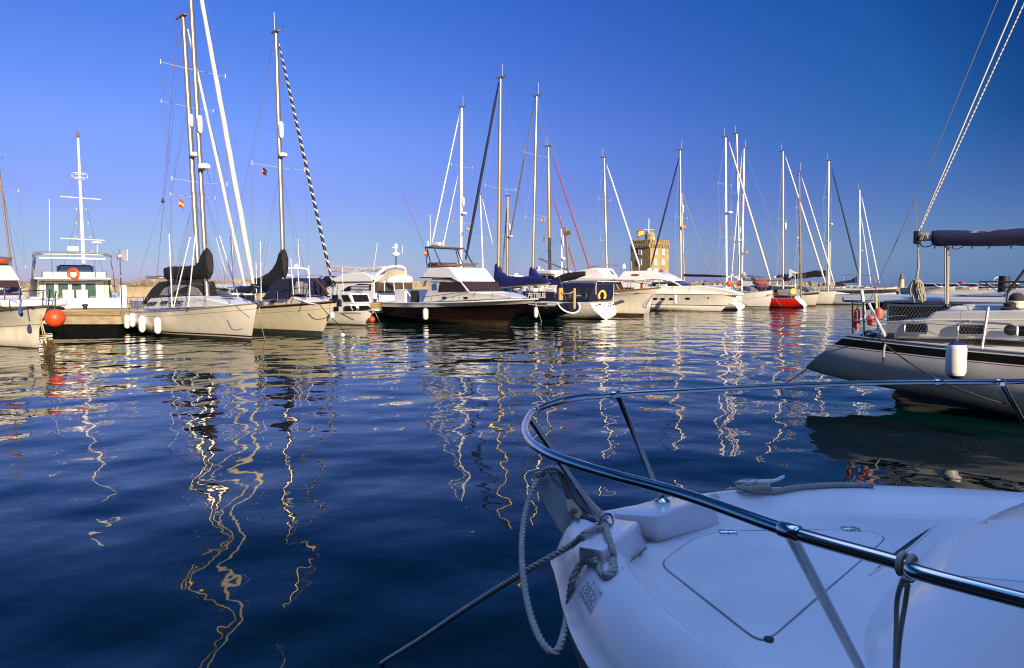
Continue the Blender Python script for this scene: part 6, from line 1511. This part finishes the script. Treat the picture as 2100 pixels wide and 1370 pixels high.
    for body, v0, v1, u0, u1 in (('7-1-14', .06, .26, .28, .98), ('0890', .30, .52, .04, .9), ('1505C', .53, .74, .04, .95), ('MALAGA', .80, .94, .05, .95)):
        t_ = text_mesh('lettering', body, 1.0, Matrix.Identity(4), mat('sticker_ink', (.13, .15, .22), .6), so_, extrude=0)
        xs_ = [v.co.x for v in t_.data.vertices]; ys_ = [v.co.y for v in t_.data.vertices]
        for v in t_.data.vertices:
            u_ = lerp(u0, u1, (v.co.x - min(xs_)) / (max(xs_) - min(xs_))); w_ = lerp(v1, v0, (v.co.y - min(ys_)) / (max(ys_) - min(ys_)))
            if v.index == 0: pass
            v.co = v.co
            v.co.z = 0
        P_ = [(lerp(u0, u1, (x - min(xs_)) / (max(xs_) - min(xs_))), lerp(v1, v0, (y - min(ys_)) / (max(ys_) - min(ys_)))) for x, y in zip(xs_, ys_)]
        for v, (u_, w_) in zip(t_.data.vertices, P_): v.co = hit(*uv(u_, w_), .0022)
    return b
bN = near()
def onb(px, py, z): return at_z(px, py, z)
def twist(label, pts, r, n=10, name='mooring_line', m=None):
    """three strand laid rope"""
    c = curve(pts, n); p0 = Vector(c[0]); mb = MB()
    dense = []
    for a, e in zip(c, c[1:]):
        k = max(1, int((e - a).length / (r * .55)))
        for i in range(k): dense.append(a.lerp(e, i / k))
    dense.append(c[-1]); dist = 0; prev = dense[0]; u = (dense[1] - dense[0]).orthogonal().normalized(); strands = [[], [], []]
    for i, p in enumerate(dense):
        t = (dense[min(i + 1, len(dense) - 1)] - dense[max(i - 1, 0)]).normalized(); u = (u - t * u.dot(t)).normalized(); w_ = t.cross(u); dist += (p - prev).length; prev = p
        for s_ in range(3):
            a = dist / (r * 5.5) * 2 * math.pi + s_ * 2 * math.pi / 3; strands[s_].append(p - p0 + (u * math.cos(a) + w_ * math.sin(a)) * r * .5)
    for s_ in strands: mb.tube(s_, r * .55, 6)
    o = mb.build(name, m or mat('laid_rope', (.46, .44, .38), .9, var=.3, vscale=30, bump=.002, bscale=200), angle=80); o.location = p0; tag(o, label, 'rope'); return o
twist('thick mooring rope from the near bow running down left into the dark water', [bN.hit(1242, 1090, .018), bN.hit(1222, 1094, .016), bN.hit(1196, 1106, .016), onb(1168, 1120, 1.22), onb(1080, 1170, 1.1), onb(960, 1245, .80), onb(860, 1312, .42), onb(785, 1358, .02), onb(760, 1378, -.12)], .0125)
twist('thick rope looping from the anchor down and back to the bow eye', [onb(1118, 968, 1.30), onb(1098, 990, 1.27), onb(1080, 1040, 1.20), onb(1071, 1100, 1.14), onb(1072, 1170, 1.10), onb(1085, 1250, 1.05), onb(1110, 1315, 1.02), onb(1138, 1338, 1.02), onb(1155, 1305, 1.03), onb(1166, 1245, 1.06), bN.hit(1184, 1195, .02), bN.hit(1205, 1158, .02), bN.hit(1232, 1138, .03)], .0135)
twist('spliced rope eye lying on the near bow', [bN.hit(x, y, o_) for x, y, o_ in ((1242, 1088, .02), (1247, 1108, .016), (1248, 1128, .016), (1249, 1146, .016), (1259, 1160, .016), (1261, 1176, .016), (1250, 1187, .016), (1237, 1183, .016), (1232, 1166, .018), (1233, 1146, .03), (1235, 1128, .045))], .0125, name='rope_eye')
twist('old rope laid along the far gunwale beside the white cleat', [bN.hit(x, y, .013) for x, y in ((1494, 1006), (1530, 1008), (1580, 1010), (1640, 1004), (1700, 1000), (1750, 999), (1790, 1000))], .013)
twist('rope turns wound round the white cleat on the near boat', [onb(1508, 992, 1.28), onb(1530, 986, 1.29), onb(1552, 988, 1.29), onb(1530, 996, 1.285), onb(1512, 1000, 1.27), onb(1530, 1001, 1.28), onb(1560, 998, 1.285), onb(1580, 1001, 1.27)], .010, name='cleat_hitch')
def railrope():
    zr = 1.75; c = at_z(1858, 1158, zr); p = bN; d = (at_z(1850, 1156, zr) - at_z(1880, 1165, zr)).normalized(); up = Vector((0, 0, 1)); sd_ = d.cross(up).normalized(); root = empty('rail_cord', c)
    tag(root, 'thin pale cord hitched round the near rail and hanging down', 'cord'); cm = mat('cord_grey', (.52, .47, .38), .9, var=.2, vscale=40)
    for k in (-.008, .006):
        MB().tube([d * k + (sd_ * math.cos(a) + up * math.sin(a)) * .017 for a in [i * math.pi / 8 for i in range(16)]], .0042, 8, closed=True).build('hitch', cm, root)
    MB().tube(curve([at_z(1866, 1172, 1.725) - c, at_z(1874, 1180, 1.715) - c, at_z(1868, 1190, 1.71) - c, at_z(1856, 1186, 1.71) - c, at_z(1852, 1196, 1.70) - c, at_z(1862, 1200, 1.70) - c], 6), .005, 8).build('knot', cm, root)
    MB().tube(curve([at_z(1850, 1192, 1.70) - c, at_z(1840, 1230, 1.66) - c, at_z(1838, 1290, 1.61) - c, at_z(1836, 1370, 1.55) - c, at_z(1834, 1440, 1.5) - c], 6), .0042, 8).build('tail', cm, root)
    MB().tube(curve([at_z(1862, 1198, 1.70) - c, at_z(1856, 1240, 1.66) - c, at_z(1846, 1300, 1.61) - c, at_z(1840, 1370, 1.55) - c, at_z(1838, 1440, 1.5) - c], 6), .0042, 8).build('tail', cm, root)
railrope()
def anchor():
    gal = mat('galvanised', (.34, .37, .36), .55, metal=.35, var=.3, vscale=9, bump=.001, bscale=90)
    root = empty('plough_anchor', at_z(1170, 1060, 1.15)); tag(root, 'galvanised plough anchor hanging over the near bow', 'anchor'); c = Vector(root.location)
    q = lambda x, y, z: at_z(x, y, z) - c
    a = [q(1092, 975, 1.27), q(1120, 960, 1.30), q(1145, 995, 1.27), q(1165, 1040, 1.23), q(1182, 1085, 1.17), q(1186, 1118, 1.12), q(1172, 1120, 1.08), q(1140, 1080, 1.12), q(1108, 1020, 1.20)]
    MB().slab(a, .012).build('fluke', gal, root, bevel=.004)
    e = [q(1120, 960, 1.31), q(1150, 958, 1.32), q(1185, 985, 1.31), q(1215, 1025, 1.29), q(1252, 1063, 1.27), q(1225, 1066, 1.25), q(1190, 1040, 1.26), q(1160, 1010, 1.27), q(1140, 985, 1.29)]
    MB().slab(e, .012).build('fluke', mat('galvanised_shaded', (.16, .18, .18), .6, metal=.3, var=.3, vscale=9), root, bevel=.004)  # same metal as the first plate, its shade put into a darker colour
    MB().tube(curve([q(1150, 965, 1.31), q(1170, 1020, 1.26), q(1195, 1060, 1.24), q(1235, 1076, 1.25)], 6), .018, 8).build('shank', mat('shank_rust', (.10, .08, .06), .7, metal=.2, var=.5, vscale=12), root)
    s_ = MB().slab([q(1158, 1022, 1.275), q(1175, 1024, 1.275), q(1196, 1050, 1.26), q(1186, 1064, 1.25), q(1165, 1048, 1.26)], .01).build('lug', mat('lug_tan', (.30, .25, .17), .7), root, bevel=.003)
    MB().lathe([(.014, 0), (.014, .014), (.006, .018)], q(1176, 1049, 1.275), (.2, -.9, .4), n=10).build('bolt', mat('rust_brown', (.28, .10, .03), .7), root)
    twist('rope lashed along the top of the plough anchor', [at_z(1100, 975, 1.30), at_z(1118, 962, 1.325), at_z(1142, 960, 1.33), at_z(1165, 975, 1.33), at_z(1190, 1005, 1.32), at_z(1215, 1035, 1.30), at_z(1240, 1060, 1.285)], .012, name='anchor_rope')
anchor()
